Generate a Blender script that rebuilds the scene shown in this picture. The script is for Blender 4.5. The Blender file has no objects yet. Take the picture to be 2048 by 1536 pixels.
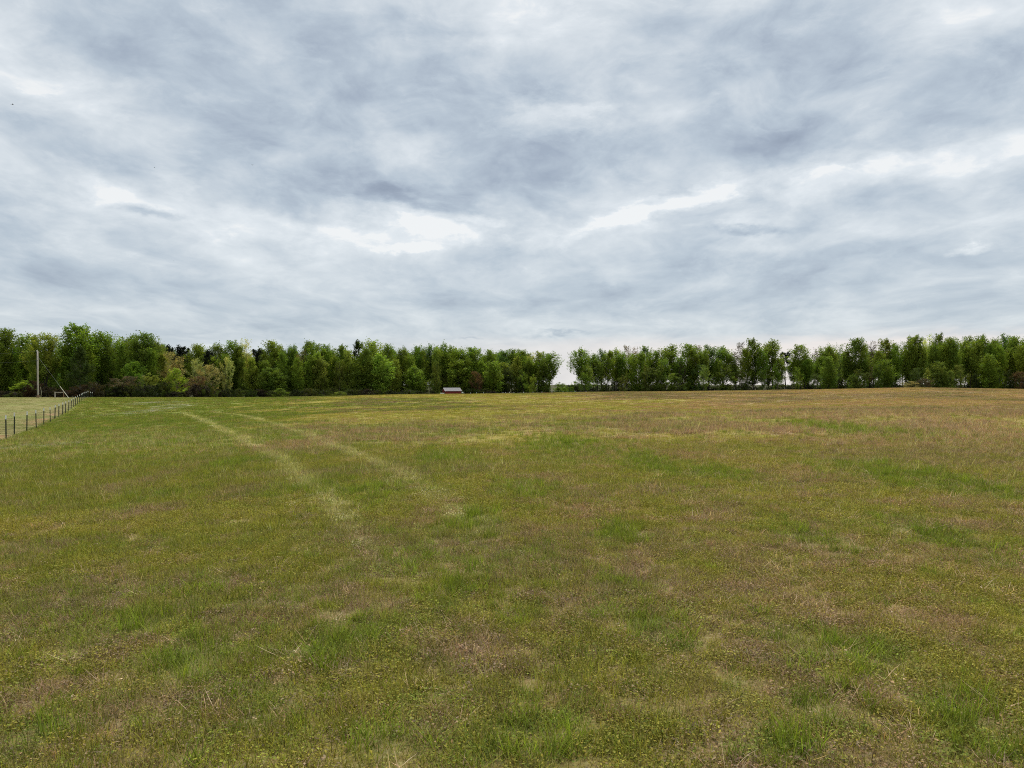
import bpy, math, random
import numpy as np
from mathutils import Vector, Euler

SC = bpy.context.scene
C = SC.collection
random.seed(7)
R = math.radians

# ------------------------------------------------------------------ camera
CAM_H = 1.6
FPX = 1535.0                       # focal length in pixels of the 2048-wide photograph
cd = bpy.data.cameras.new('camera')
cd.sensor_width = 36.0
cd.lens = 36.0 * FPX / 2048.0
cd.clip_start = 0.05
cd.clip_end = 20000
cam = bpy.data.objects.new('camera', cd)
C.objects.link(cam)
cam.location = (0, 0, CAM_H)
cam.rotation_euler = (R(90), 0, 0)
SC.camera = cam

# ------------------------------------------------------------------ world
EXPO = 1.6                          # the phone exposed for the dull field
SUN_EL, SUN_AZ = R(56), R(14)      # ahead of the camera and a little to the right, behind cloud
w = bpy.data.worlds.new('World')
SC.world = w
w.use_nodes = True
NT = w.node_tree
NT.nodes.clear()
N, L = NT.nodes, NT.links


def sock(node_tree, s, v):
    if hasattr(v, 'is_output') or isinstance(v, bpy.types.NodeSocket):
        node_tree.links.new(v, s)
    else:
        s.default_value = v


def mth(op, a, b=None, c=None, nt=None, clamp=False):
    nt = nt or NT
    n = nt.nodes.new('ShaderNodeMath')
    n.operation = op
    n.use_clamp = clamp
    for i, v in enumerate((a, b, c)):
        if v is not None:
            sock(nt, n.inputs[i], v)
    return n.outputs[0]


def vmth(op, a, b=None, nt=None):
    nt = nt or NT
    n = nt.nodes.new('ShaderNodeVectorMath')
    n.operation = op
    sock(nt, n.inputs[0], a)
    if b is not None:
        sock(nt, n.inputs[1], b)
    return n.outputs['Value'] if op in ('DOT_PRODUCT', 'LENGTH') else n.outputs[0]


def comb(x, y, z, nt=None):
    nt = nt or NT
    n = nt.nodes.new('ShaderNodeCombineXYZ')
    for i, v in enumerate((x, y, z)):
        sock(nt, n.inputs[i], v)
    return n.outputs[0]


def noise(vec, scale, detail=3, rough=.5, dist=0, nt=None, color=False):
    nt = nt or NT
    n = nt.nodes.new('ShaderNodeTexNoise')
    sock(nt, n.inputs['Vector'], vec)
    n.inputs['Scale'].default_value = scale
    n.inputs['Detail'].default_value = detail
    n.inputs['Roughness'].default_value = rough
    n.inputs['Distortion'].default_value = dist
    return n.outputs['Color'] if color else n.outputs['Fac']


def mix(fac, a, b, nt=None, blend='MIX'):
    nt = nt or NT
    n = nt.nodes.new('ShaderNodeMix')
    n.data_type = 'RGBA'
    n.blend_type = blend
    sock(nt, n.inputs['Factor'], fac)
    sock(nt, n.inputs['A'], a)
    sock(nt, n.inputs['B'], b)
    return n.outputs['Result']


def ramp(fac, stops, nt=None, interp='LINEAR'):
    nt = nt or NT
    n = nt.nodes.new('ShaderNodeValToRGB')
    sock(nt, n.inputs[0], fac)
    cr = n.color_ramp
    cr.interpolation = interp
    while len(cr.elements) < len(stops):
        cr.elements.new(.5)
    for e, (p, col) in zip(cr.elements, stops):
        e.position = p
        e.color = (*col, 1) if len(col) == 3 else col
    return n.outputs[0]


def lin(r, g, b):
    f = lambda c: (c / 255 / 12.92) if c / 255 <= .04045 else ((c / 255 + .055) / 1.055) ** 2.4
    return (f(r), f(g), f(b))


tc = N.new('ShaderNodeTexCoord').outputs['Generated']
sp = N.new('ShaderNodeSeparateXYZ')
L.new(tc, sp.inputs[0])
dx, dy, dz = sp.outputs
AZ = mth('ARCTAN2', dx, dy)
EL = mth('ARCSINE', dz)
dzc = mth('MAXIMUM', dz, 0.0)
inv = mth('DIVIDE', 1.0, mth('ADD', dzc, 0.16))
PL = comb(mth('MULTIPLY', dx, inv), mth('MULTIPLY', dy, inv), 0.0)       # the flat cloud deck overhead
PW = vmth('ADD', PL, vmth('MULTIPLY', vmth('SUBTRACT', noise(PL, 1.1, 3, .55, color=True), (.5, .5, .5)), (.55, .55, 0)))
AE = comb(AZ, EL, 0.0)
n_big = noise(vmth('ADD', vmth('MULTIPLY', PW, (1, .5, 1)), (3.1, 7.3, 0)), .75, 2, .5)
n_mid = noise(vmth('ADD', vmth('MULTIPLY', PW, (1, .6, 1)), (13.1, 2.3, 0)), 2.6, 5, .55, .25)
n_fine = noise(vmth('ADD', vmth('MULTIPLY', PW, (1, .6, 1)), (1.1, 9.3, 0)), 7.0, 6, .6, .2)
warp1 = vmth('SUBTRACT', noise(PL, 2.0, 4, .55, color=True), (.5, .5, .5))
warp2 = vmth('SUBTRACT', noise(vmth('MULTIPLY', AE, (1, 2.2, 1)), 22.0, 5, .65, color=True), (.5, .5, .5))
AEW = vmth('ADD', AE, vmth('ADD', vmth('MULTIPLY', warp1, (.08, .035, 0)), vmth('MULTIPLY', warp2, (.07, .026, 0))))

val = mth('MULTIPLY_ADD', mth('SUBTRACT', n_big, .5), .20, .675)
val = mth('MULTIPLY_ADD', mth('SUBTRACT', n_mid, .5), .95, val)
val = mth('MULTIPLY_ADD', mth('SUBTRACT', n_fine, .5), .32, val)
AEL = vmth('ADD', vmth('MULTIPLY', AE, (1, 1.9, 1)), vmth('MULTIPLY', warp1, (.10, .10, 0)))
lump = noise(vmth('ADD', AEL, (5.5, 21.0, 0)), 9.0, 6, .58, .35)
hi = mth('SMOOTH_MIN', mth('MULTIPLY', mth('MAXIMUM', mth('SUBTRACT', EL, .06), 0.0), 7.0), 1.0, .3)
val = mth('MULTIPLY_ADD', mth('MULTIPLY', mth('SUBTRACT', lump, .5), hi), 1.0, val)
gap = None

# the larger lit gaps and dark banks of the deck: (photo x, y, half length, half height, tilt, amount)
BANKS = [
    (945, 438, 60, 9, -8, .30), (720, 470, 90, 14, -8, .20), (560, 440, 90, 12, -8, .18), (1150, 222, 50, 12, 4, .30), (1300, 424, 70, 7, 14, .30), (1650, 352, 90, 11, 12, .22),
    (820, 492, 60, 6, 4, .28), (200, 372, 90, 12, -20, .14), (1480, 372, 60, 12, 14, .2),
    (850, 450, 130, 20, -8, .42), (600, 468, 260, 45, -6, .22), (1105, 238, 85, 28, 0, .38), (1380, 393, 62, 18, 8, .44),
    (1270, 435, 120, 14, 14, .30), (1740, 345, 190, 15, 12, .24), (1990, 303, 110, 18, 4, .20), (1912, 499, 26, 6, 0, .42),
    (240, 390, 260, 34, -22, .16), (60, 170, 130, 45, -12, .26), (170, 185, 70, 24, 0, .12), (820, 300, 90, 34, 0, .20), (1300, 170, 60, 60, 0, .08),
    (520, 545, 260, 20, -4, .08), (1500, 500, 60, 8, 0, .14), (1470, 345, 160, 30, 0, .14), (760, 575, 130, 16, 0, .09),
    (340, 355, 30, 14, -50, .14), (1040, 20, 220, 60, 0, .12), (1850, 60, 200, 60, 0, .10), (1640, 620, 45, 9, 0, .12), (1325, 648, 34, 5, 0, .12),
    (1970, 440, 50, 9, 8, .14), (420, 590, 200, 30, 0, .05), (100, 60, 150, 40, 0, .03),
    (830, 160, 330, 85, -16, -.26), (1330, 40, 160, 40, -10, -.10), (560, 300, 260, 70, -24, -.17), (1240, 285, 140, 36, 6, -.16), (1600, 290, 150, 42, 4, -.24),
    (1620, 100, 280, 50, -12, -.18), (1860, 160, 150, 50, 0, -.14), (820, 402, 70, 10, -18, -.20), (295, 427, 42, 7, -6, -.34), (700, 375, 60, 16, -10, -.14),
    (1512, 458, 52, 6, 0, -.28), (1900, 390, 160, 26, 4, -.07), (1150, 600, 700, 46, 0, -.10), (250, 550, 260, 50, 0, -.09), (120, 60, 80, 30, 0, -.06),
    (120, 280, 160, 40, -16, -.12), (905, 310, 34, 26, 0, -.10), (1115, 667, 40, 3.4, 0, -.22), (950, 674, 14, 2.5, 0, -.16), (420, 100, 140, 60, -10, -.08),
    (1260, 520, 300, 30, 0, -.04), (1030, 380, 90, 60, 0, -.08), (1700, 520, 200, 26, 0, -.08),
]
for (px, py, hw, hh, tilt, amt) in BANKS:
    u_, v_ = (px - 1024) / FPX, (768 - py) / FPX
    a0 = math.atan(u_)
    e0 = math.atan(v_ * math.cos(a0))
    mp = N.new('ShaderNodeMapping')
    mp.vector_type = 'TEXTURE'
    L.new(AEW, mp.inputs['Vector'])
    mp.inputs['Location'].default_value = (a0, e0, 0)
    mp.inputs['Rotation'].default_value = (0, 0, R(tilt))
    mp.inputs['Scale'].default_value = (hw / FPX * 1.25, hh / FPX * 1.25, 1)
    d2 = vmth('DOT_PRODUCT', mp.outputs[0], mp.outputs[0])
    g = mth('EXPONENT', mth('MULTIPLY', d2, -1.0))
    if amt >= .28:
        gap = g if gap is None else mth('MAXIMUM', gap, g)
        amt *= .42
    val = mth('MULTIPLY_ADD', g, amt * (1.0 if amt > 0 else 1.35), val)

# the gaps themselves, with torn edges
torn = noise(vmth('ADD', vmth('MULTIPLY', AEW, (1, 2.2, 1)), (2.0, 8.0, 0)), 17.0, 8, .66)
opening = ramp(mth('MULTIPLY_ADD', mth('SUBTRACT', torn, .5), 2.4, gap), [(.12, (0, 0, 0)), (1.15 / 1.2, (1, 1, 1))], interp='LINEAR')
val = mth('MULTIPLY_ADD', opening, .19, val)
# thin bright streaks radiating under the lit gaps
val = mth('ADD', val, mth('MULTIPLY', mth('SUBTRACT', noise(vmth('MULTIPLY', AEW, (1, 4.0, 1)), 12.0, 6, .65), .5), .08))
cloud = ramp(val, [(0.0, lin(136, 147, 164)), (.28, lin(159, 171, 186)), (.50, lin(182, 194, 205)), (.74, lin(207, 215, 221)),
                   (.92, lin(224, 230, 234)), (1.0, lin(238, 240, 240))])
# warm pale break low over the far trees, bluish band above it
wn = noise(vmth('MULTIPLY', AEW, (1, 9, 1)), 5.0, 4, .6)
elw = mth('ADD', EL, mth('MULTIPLY', mth('SUBTRACT', wn, .5), .035))
band = ramp(elw, [(0.0, (1, 1, 1)), (.047, (1, 1, 1)), (.064, (.0, .0, .0)), (1, (0, 0, 0))])
cloud = mix(mth('MULTIPLY', band, mth('MULTIPLY_ADD', AZ, 1.8, .50, clamp=True)), cloud, (*lin(232, 226, 224), 1))
cloud = mix(1.0, cloud, (1.0, 1.0, 1.0, 1), blend='MULTIPLY')
sky = N.new('ShaderNodeTexSky')
sky.sky_type = 'NISHITA'
sky.sun_disc = False
sky.sun_elevation = SUN_EL
sky.sun_rotation = SUN_AZ
BG = 0.1
KS = 1 / BG / 2 ** EXPO
cloud10 = vmth('MULTIPLY', cloud, (KS, KS, KS))
final = mix(.03, cloud10, sky.outputs[0])
bg = N.new('ShaderNodeBackground')
L.new(final, bg.inputs['Color'])
bg.inputs['Strength'].default_value = BG
wo = N.new('ShaderNodeOutputWorld')
L.new(bg.outputs[0], wo.inputs[0])
w.cycles.sampling_method = 'MANUAL'
w.cycles.sample_map_resolution = 512

sun = bpy.data.lights.new('sun', 'SUN')
sun.energy = 1.5
sun.angle = R(40)
sun.color = (1.0, .965, .91)
so = bpy.data.objects.new('sun', sun)
C.objects.link(so)
sd = Vector((math.sin(SUN_AZ) * math.cos(SUN_EL), math.cos(SUN_AZ) * math.cos(SUN_EL), math.sin(SUN_EL)))
so.rotation_euler = sd.to_track_quat('Z', 'Y').to_euler()
so.location = (0, 0, 60)

SC.view_settings.view_transform = 'Standard'
SC.view_settings.look = 'None'
SC.view_settings.exposure = EXPO
SC.view_settings.gamma = 1.0
SC.view_settings.use_curve_mapping = False
SC.cycles.max_bounces = 6
SC.cycles.diffuse_bounces = 3
SC.cycles.transmission_bounces = 4
SC.cycles.use_denoising = False
SC.cycles.filter_width = 1.05

# ------------------------------------------------------------------ numpy noise
_rng = np.random.default_rng(11)


def _hash(ix, iy, seed):
    h = (ix.astype(np.int64) * 374761393 + iy.astype(np.int64) * 668265263 + seed * 974634777) & 0x7fffffff
    h = ((h ^ (h >> 13)) * 1274126177) & 0x7fffffff
    h = (h ^ (h >> 16)) & 0xffff
    return h / 65535.0


def vnoise(x, y, seed=0):
    ix, iy = np.floor(x), np.floor(y)
    fx, fy = x - ix, y - iy
    fx = fx * fx * (3 - 2 * fx)
    fy = fy * fy * (3 - 2 * fy)
    a, b = _hash(ix, iy, seed), _hash(ix + 1, iy, seed)
    c, d = _hash(ix, iy + 1, seed), _hash(ix + 1, iy + 1, seed)
    return (a * (1 - fx) + b * fx) * (1 - fy) + (c * (1 - fx) + d * fx) * fy


def fbm(x, y, scale, octaves=3, seed=0):
    s, amp, tot = 0, 1, 0
    for k in range(octaves):
        ca, sa = math.cos(.6 + k), math.sin(.6 + k)
        s = s + amp * vnoise((x * ca - y * sa) / scale * 2 ** k + 17.3 * k, (x * sa + y * ca) / scale * 2 ** k + 9.1 * k, seed + k)
        tot += amp
        amp *= .55
    return s / tot


def ss(a, b, x):
    t = np.clip((x - a) / (b - a), 0, 1)
    return t * t * (3 - 2 * t)


# ------------------------------------------------------------------ terrain height
TU = np.array([-1.3, -.75, -.65, -.45, -.30, -.15, 0, .12, .25, .35, .45, .52, .58, .67, 1.3])
TY = np.array([0, 6, 20, 40, 80, 130, 155, 195, 260, 500, 4500.])
TH = np.array([
    [0] * 15,
    [-.12, -.12, -.12, -.07, -.03, 0, 0, 0, 0, 0, .01, .01, .01, .01, .01],
    [-.6, -.56, -.5, -.35, -.2, -.1, -.05, 0, .05, .05, .08, .1, .1, .1, .1],
    [-1.2, -1.12, -1.1, -.8, -.5, -.25, -.10, 0, .1, .15, .2, .25, .25, .2, .2],
    [-1.6, -1.52, -1.5, -1.1, -.8, -.35, -.15, .05, .2, .3, .45, .5, .5, .45, .4],
    [-1.1, -1.0, -1.0, -.88, -.77, -.26, -.08, .16, .34, .5, .75, .93, .86, .68, .5],
    [-1.1, -1.1, -1.1, -1.15, -1.1, -.65, -.4, -.1, .1, .3, .55, .7, .6, .45, .3],
    [-1.9, -1.9, -1.9, -2.1, -2.1, -2.0, -1.6, -1.3, -1.0, -.8, -.5, -.4, -.5, -.6, -.8],
    [-2.5] * 6 + [-2.3, -2.0, -1.8, -1.5, -1.2, -1.2, -1.2, -1.4, -1.6],
    [-3.5] * 15,
    [-4] * 15])


def herm(xk, yk, x):
    d = np.zeros_like(yk)
    d[1:-1] = .5 * ((yk[1:-1] - yk[:-2]) / (xk[1:-1] - xk[:-2])[:, None] + (yk[2:] - yk[1:-1]) / (xk[2:] - xk[1:-1])[:, None])
    i = np.clip(np.searchsorted(xk, x, side='right') - 1, 0, len(xk) - 2)
    hh = (xk[i + 1] - xk[i])
    t = ((x - xk[i]) / hh)[:, None]
    hh = hh[:, None]
    return (2 * t ** 3 - 3 * t ** 2 + 1) * yk[i] + (t ** 3 - 2 * t ** 2 + t) * hh * d[i] + (-2 * t ** 3 + 3 * t ** 2) * yk[i + 1] + (t ** 3 - t ** 2) * hh * d[i + 1]


QY = np.concatenate([np.linspace(0, 300, 601), np.linspace(310, 4500, 120)])
QU = np.linspace(-1.3, 1.3, 261)
QH = herm(TU, herm(TY, TH, QY).T.copy(), QU).T.copy()


def height(X, Y):
    X, Y = np.asarray(X, float), np.asarray(Y, float)
    Yc = np.clip(Y, 0, 4499)
    u = np.clip(X / np.maximum(Yc, 1.0), -1.3, 1.3)
    fu = (u + 1.3) / 2.6 * 260
    iu = np.clip(fu.astype(int), 0, 259)
    tu = fu - iu
    iy = np.clip(np.searchsorted(QY, Yc, side='right') - 1, 0, len(QY) - 2)
    ty = (Yc - QY[iy]) / (QY[iy + 1] - QY[iy])
    h = (QH[iy, iu] * (1 - tu) + QH[iy, iu + 1] * tu) * (1 - ty) + (QH[iy + 1, iu] * (1 - tu) + QH[iy + 1, iu + 1] * tu) * ty
    near = 1 - ss(60, 140, Yc)
    return h + (fbm(X, Y, 3.0, 3, 5) - .5) * .07 * near + (fbm(X, Y, 14, 2, 8) - .5) * .10 * near * ss(8, 30, np.hypot(X, Y))


def hz(x, y):
    return float(height(np.array([x]), np.array([y]))[0])


def ground_at(px, py):
    """where the ray through photo pixel (px, py) meets the field"""
    u, v = (px - 1024) / FPX, (768 - py) / FPX
    Ys = np.concatenate([np.arange(1.5, 60, .05), np.arange(60, 400, .25)])
    hit = (CAM_H + v * Ys) <= height(u * Ys, Ys)
    i = int(np.argmax(hit)) if hit.any() else len(Ys) - 1
    return u * Ys[i], Ys[i]


def at(px, Y):
    return (px - 1024) / FPX * Y


def zat(py, Y):
    return CAM_H + (768 - py) / FPX * Y


# ------------------------------------------------------------------ layout of the field
FENCE_PX = [(29, 44), (54, 41), (73, 37.5), (88, 34), (101, 31), (110, 28.5), (118, 26.3), (125.6, 24.4), (131.5, 22.8),
            (137.5, 21.4), (142.5, 20), (147, 19), (151, 18), (155, 17.2), (159, 16.4), (162.5, 15.7), (166, 15)]
POST_H = 1.18
FP = [(at(p, POST_H * FPX / h_), POST_H * FPX / h_) for p, h_ in FENCE_PX]
# straight line through the posts
_fx, _fy = np.array(FP).T
FB, FA = np.polyfit(_fy, _fx, 1)      # X = FA + FB*Y


def fence_x(Y):
    return FA + FB * np.asarray(Y, float)


TRACKS = [[(366, 824), (400, 838), (432, 852), (470, 870), (520, 897), (570, 926), (610, 955), (645, 988), (690, 1040), (740, 1110), (800, 1200)],
          [(415, 822), (450, 827), (490, 833), (560, 850), (640, 878), (720, 914), (800, 950), (850, 980), (910, 1020), (990, 1090), (1080, 1180)]]
TR = []
for t in TRACKS:
    p = np.array([ground_at(a, b) for a, b in t])
    p = p[np.argsort(p[:, 1])]
    TR.append(p)

GREEN_SPOTS = [(735, 990, 60, 28), (930, 1050, 50, 30), (1425, 948, 60, 16), (905, 1170, 60, 40), (1230, 1060, 26, 26), (300, 1000, 40, 16),
               (1840, 960, 130, 40), (2010, 990, 70, 40), (1700, 860, 90, 18), (1460, 1380, 20, 40), (1620, 1290, 40, 50), (1700, 1330, 40, 40), (1060, 980, 60, 20),
               (640, 975, 50, 16), (1300, 930, 60, 30), (1900, 1080, 60, 40), (1640, 1080, 60, 30), (330, 1240, 60, 40), (540, 1420, 60, 60),
               (1040, 1480, 80, 50), (780, 1500, 60, 50), (100, 1480, 70, 50), (420, 1320, 90, 40), (1660, 1430, 110, 40), (1550, 1500, 80, 30), (1330, 1260, 50, 40),
               (1950, 1430, 60, 40), (880, 920, 60, 16), (470, 930, 60, 16), (1150, 900, 90, 24), (700, 1290, 80, 50), (2000, 1530, 60, 30)]
BROWN_SPOTS = [(355, 945, 32, 22), (480, 985, 40, 18), (270, 970, 40, 26), (590, 895, 60, 22), (280, 1030, 40, 14), (1240, 905, 90, 14), (1100, 965, 90, 20),
               (1380, 915, 80, 10), (790, 945, 50, 16), (1650, 960, 100, 20), (1920, 1010, 60, 24), (850, 1045, 60, 22), (1600, 1065, 70, 26), (1440, 1030, 60, 24),
               (320, 1340, 40, 30), (250, 1290, 50, 40), (120, 1200, 70, 40), (1480, 1300, 60, 30), (1620, 1230, 80, 40), (1780, 900, 120, 20), (1960, 900, 130, 30),
               (1180, 1030, 60, 20), (1290, 1130, 90, 60), (1450, 1120, 70, 40), (960, 1300, 70, 60), (1540, 1190, 100, 60), (1030, 1340, 60, 50), (560, 1250, 60, 40),
               (1540, 1480, 50, 30), (1700, 1400, 60, 40), (1860, 1260, 100, 40), (240, 1400, 60, 30), (90, 1400, 50, 40), (840, 1460, 40, 30), (480, 1420, 40, 20)]


def plan_spot(s):
    px, py, hw, hh = s
    x, y = ground_at(px, py)
    x1, _ = ground_at(px + hw, py)
    _, ya = ground_at(px, py - hh)
    _, yb = ground_at(px, min(py + hh, 1700))
    return x, (ya + yb) / 2, abs(x1 - x) + .05, abs(ya - yb) / 2 + .05


GS = [plan_spot(s) for s in GREEN_SPOTS]
BS = [plan_spot(s) for s in BROWN_SPOTS]
FS = [plan_spot(s) for s in [(268, 826, 24, 4), (305, 806, 26, 2), (345, 811, 24, 2.5), (325, 818, 20, 2), (70, 893, 40, 5), (372, 812, 8, 2)]]

COL = dict(lush=(.064, .100, .014), green=(.088, .125, .014), olive=(.125, .128, .022), yellow=(.150, .142, .026), brown=(.165, .118, .070),
           purple=(.125, .097, .066), straw=(.30, .26, .17), pale=(.24, .25, .13), soil=(.15, .070, .036), clay=(.20, .125, .08), mown=(.104, .106, .042),
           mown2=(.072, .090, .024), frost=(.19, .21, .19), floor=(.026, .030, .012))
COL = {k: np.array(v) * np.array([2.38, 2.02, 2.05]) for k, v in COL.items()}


def field_masks(X, Y):
    X, Y = np.asarray(X, float), np.asarray(Y, float)
    Ym = np.maximum(Y, .5)
    u = X / Ym
    a = fbm(X, Y, 9.0, 4, 21)
    b = fbm(X, Y, 2.6, 4, 33)
    c = fbm(X, Y, .8, 3, 47)
    far = ss(14, 60, Y)
    big = fbm(X, Y, 26.0, 3, 61)
    # lush grass down the left side along the fence and in the far left
    dfe = X - fence_x(Y)
    lush = ss(.50, .62, .62 * a + .38 * b + .30 * ss(-.12, -.50, u) * ss(11, 20, Y) + .45 * ss(9, 1.0, dfe) * ss(9, 16, Y) - .10 * ss(.1, .5, u))
    g2 = ss(.55, .70, .55 * b + .45 * c + .10 * (a - .5))
    br = ss(.53, .64, .5 * b + .22 * c + .28 * a + .10 * ss(-.1, .5, u) + .17 * ss(.15, .6, u) * far - .30 * ss(-.22, -.5, u) * ss(14, 24, Y))
    br = np.maximum(br, ss(.43, .56, .5 * big + .5 * a + .14 * ss(.0, .5, u)) * ss(36, 62, Y) * ss(-.1, .15, u))
    yl = (1 - .8 * lush) * ss(.50, .66, .6 * fbm(X, Y, 4.5, 3, 77) + .4 * fbm(X, Y, 1.1, 2, 78))
    spot = np.zeros_like(X)
    wx, wy = X + (c - .5) * .5, Y + (b - .5) * .06 * Y
    for (sx, sy, rx, ry) in GS:
        q = ((wx - sx) / rx) ** 2 + ((wy - sy) / ry) ** 2
        spot = np.maximum(spot, np.exp(-q * .9))
    bs = np.zeros_like(X)
    for (sx, sy, rx, ry) in BS:
        q = ((wx - sx) / rx) ** 2 + ((wy - sy) / ry) ** 2
        bs = np.maximum(bs, np.exp(-q * .8))
    near = 1 - ss(12, 26, Y)
    br = np.clip(np.maximum(br * (.85 - .35 * near), bs * (1.1 - .35 * near) * ss(.36, .58, c + .2 * bs)), 0, 1) * (1 - .9 * spot)
    fr_ = np.zeros_like(X)
    for (sx, sy, rx, ry) in FS:
        fr_ = np.maximum(fr_, np.exp(-(((wx - sx) / rx) ** 2 + ((wy - sy) / ry) ** 2)))
    tr = np.zeros_like(X)
    for k, t in enumerate(TR):
        tx = np.interp(Y, t[:, 1], t[:, 0])
        wdt = .17 + .0022 * Y
        m = np.exp(-((X - tx + (fbm(X, Y, 1.5, 2, 90) - .5) * .25) / wdt) ** 2) * ss(t[0, 1], t[0, 1] + 7, Y) * ss(t[-1, 1] + 1, t[-1, 1] - 5, Y)
        tr = np.maximum(tr, m * (.95 if k == 0 else .82))
    tr = tr * (.7 + .3 * ss(.3, .6, b))
    left = ss(.15, -.25, dfe) * ss(6, 14, Y)         # mown field beyond the fence
    clay = np.exp(-((dfe + .95) / .75) ** 2) * ss(.36, .50, fbm(X, Y, 5, 2, 99)) * ss(14, 30, Y) * ss(100, 75, Y)
    frost = fr_ * ss(.35, .6, c)
    br = np.clip(br + .55 * ss(.58, .68, .35 * b + .65 * fbm(X, Y, .55, 2, 210)) * (1 - spot) * (1 - .7 * lush), 0, 1)
    soil = ss(.60, .70, .55 * fbm(X, Y, 1.0, 3, 130) + .45 * c)
    return dict(u=u, a=a, b=b, c=c, lush=lush, g2=g2, br=br, yl=yl, spot=spot, tr=tr, left=left, clay=clay, frost=frost, soil=soil, far=far)


def mixc(A, B, m):
    return A * (1 - m[:, None]) + B * m[:, None]


def field_color(X, Y, m=None, r=None):
    """albedo of the plant cover; r in 0..1 makes each plant choose instead of blending"""
    m = m or field_masks(X, Y)
    n = len(X)
    if r is None:
        pick = lambda q: q
    else:
        pick = lambda q: np.where(_rng.random(n) < q, 1.0, 0.0) * .75 + q * .25
    col = np.tile(COL['olive'], (n, 1))
    col = mixc(col, COL['green'], pick(np.clip(m['g2'] * .75 + .15, 0, 1)))
    col = mixc(col, COL['yellow'], pick(m['yl'] * .55) * (1 - .75 * m['far']))
    col = mixc(col, COL['lush'], pick(np.clip(np.maximum(m['lush'] * .80 * (.35 + .65 * ss(14, 30, Y)), m['spot'] * .75), 0, 1)))
    pb = np.clip(m['br'] * .66 + .10, 0, 1)
    col = mixc(col, mixc(np.tile(COL['brown'], (n, 1)), COL['purple'], ss(.40, .60, m['a'])), pick(pb))
    col = mixc(col, COL['pale'], pick(np.clip(m['tr'] * .80, 0, 1)))
    col = mixc(col, COL['frost'], pick(m['frost'] * .6))
    stripe = .5 + .5 * np.sin((X * .35 + Y) / 2.2 + 3 * m['b'])
    mow = mixc(np.tile(COL['mown'], (n, 1)), COL['mown2'], pick(np.clip(.25 + .5 * ss(.35, .8, stripe) * ss(.3, .6, m['b']), 0, 1)))
    mow = mixc(mow, COL['lush'], pick(.45 * ss(.52, .64, .6 * m['b'] + .4 * m['c'])))
    col = col * (1 - m['left'][:, None]) + mow * m['left'][:, None]
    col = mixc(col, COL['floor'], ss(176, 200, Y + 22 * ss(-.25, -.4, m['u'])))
    col = mixc(col, COL['clay'], pick(m['clay'] * .65 * ss(.3, .6, m['c'])))
    return col


# ------------------------------------------------------------------ materials
def new_mat(name):
    m = bpy.data.materials.new(name)
    m.use_nodes = True
    m.node_tree.nodes.clear()
    return m, m.node_tree


def out(nt, sh):
    o = nt.nodes.new('ShaderNodeOutputMaterial')
    nt.links.new(sh, o.inputs[0])


def principled(nt, col, rough=.8, spec=.3, normal=None, metal=0):
    p = nt.nodes.new('ShaderNodeBsdfPrincipled')
    sock(nt, p.inputs['Base Color'], col)
    sock(nt, p.inputs['Roughness'], rough)
    p.inputs['Specular IOR Level'].default_value = spec
    p.inputs['Metallic'].default_value = metal
    if normal is not None:
        nt.links.new(normal, p.inputs['Normal'])
    return p.outputs[0]


def attr(nt, name, typ='GEOMETRY', o='Color'):
    a = nt.nodes.new('ShaderNodeAttribute')
    a.attribute_name = name
    a.attribute_type = typ
    return a.outputs[o]


def simple_mat(name, base, vary=.15, scale=8, rough=.75, spec=.3, metal=0, stretch=(1, 1, 1), bump=0.0):
    m, nt = new_mat(name)
    tcn = nt.nodes.new('ShaderNodeTexCoord').outputs['Object']
    v = vmth('MULTIPLY', tcn, stretch, nt=nt)
    n = noise(v, scale, 5, .6, nt=nt)
    f = mth('MULTIPLY_ADD', mth('SUBTRACT', n, .5, nt=nt), vary * 4, 1.0, nt=nt)
    c = nt.nodes.new('ShaderNodeVectorMath')
    c.operation = 'SCALE'
    c.inputs[0].default_value = base
    nt.links.new(f, c.inputs['Scale'])
    nrm = None
    if bump:
        b = nt.nodes.new('ShaderNodeBump')
        b.inputs['Strength'].default_value = bump
        b.inputs['Distance'].default_value = .02
        nt.links.new(n, b.inputs['Height'])
        nrm = b.outputs[0]
    out(nt, principled(nt, c.outputs[0], rough, spec, nrm, metal))
    return m


def leaf_shader(nt, col, transl=.35, rough=.6, spec=.25):
    p = principled(nt, col, rough, spec)
    t = nt.nodes.new('ShaderNodeBsdfTranslucent')
    tcol = vmth('MULTIPLY', col, (1.1, 1.15, .6), nt=nt)
    nt.links.new(tcol, t.inputs['Color'])
    mx = nt.nodes.new('ShaderNodeMixShader')
    mx.inputs[0].default_value = transl
    nt.links.new(p, mx.inputs[1])
    nt.links.new(t.outputs[0], mx.inputs[2])
    return mx.outputs[0]


# ground
mg, nt = new_mat('field_ground')
pos = nt.nodes.new('ShaderNodeNewGeometry').outputs['Position']
tint = attr(nt, 'tint')
n1 = noise(pos, 34, 4, .65, nt=nt)
n2 = noise(pos, 6, 4, .6, nt=nt)
n3 = noise(vmth('MULTIPLY', pos, (1, 1, .2), nt=nt), 1.6, 4, .6, nt=nt)
soilc = mix(n2, (.10, .045, .022, 1), (.17, .10, .06, 1), nt=nt)
litter = mix(ramp(n1, [(.45, (0, 0, 0)), (.62, (1, 1, 1))], nt=nt), soilc, (.19, .15, .09, 1), nt=nt)
campos = nt.nodes.new('ShaderNodeSeparateXYZ')
nt.links.new(pos, campos.inputs[0])
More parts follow.
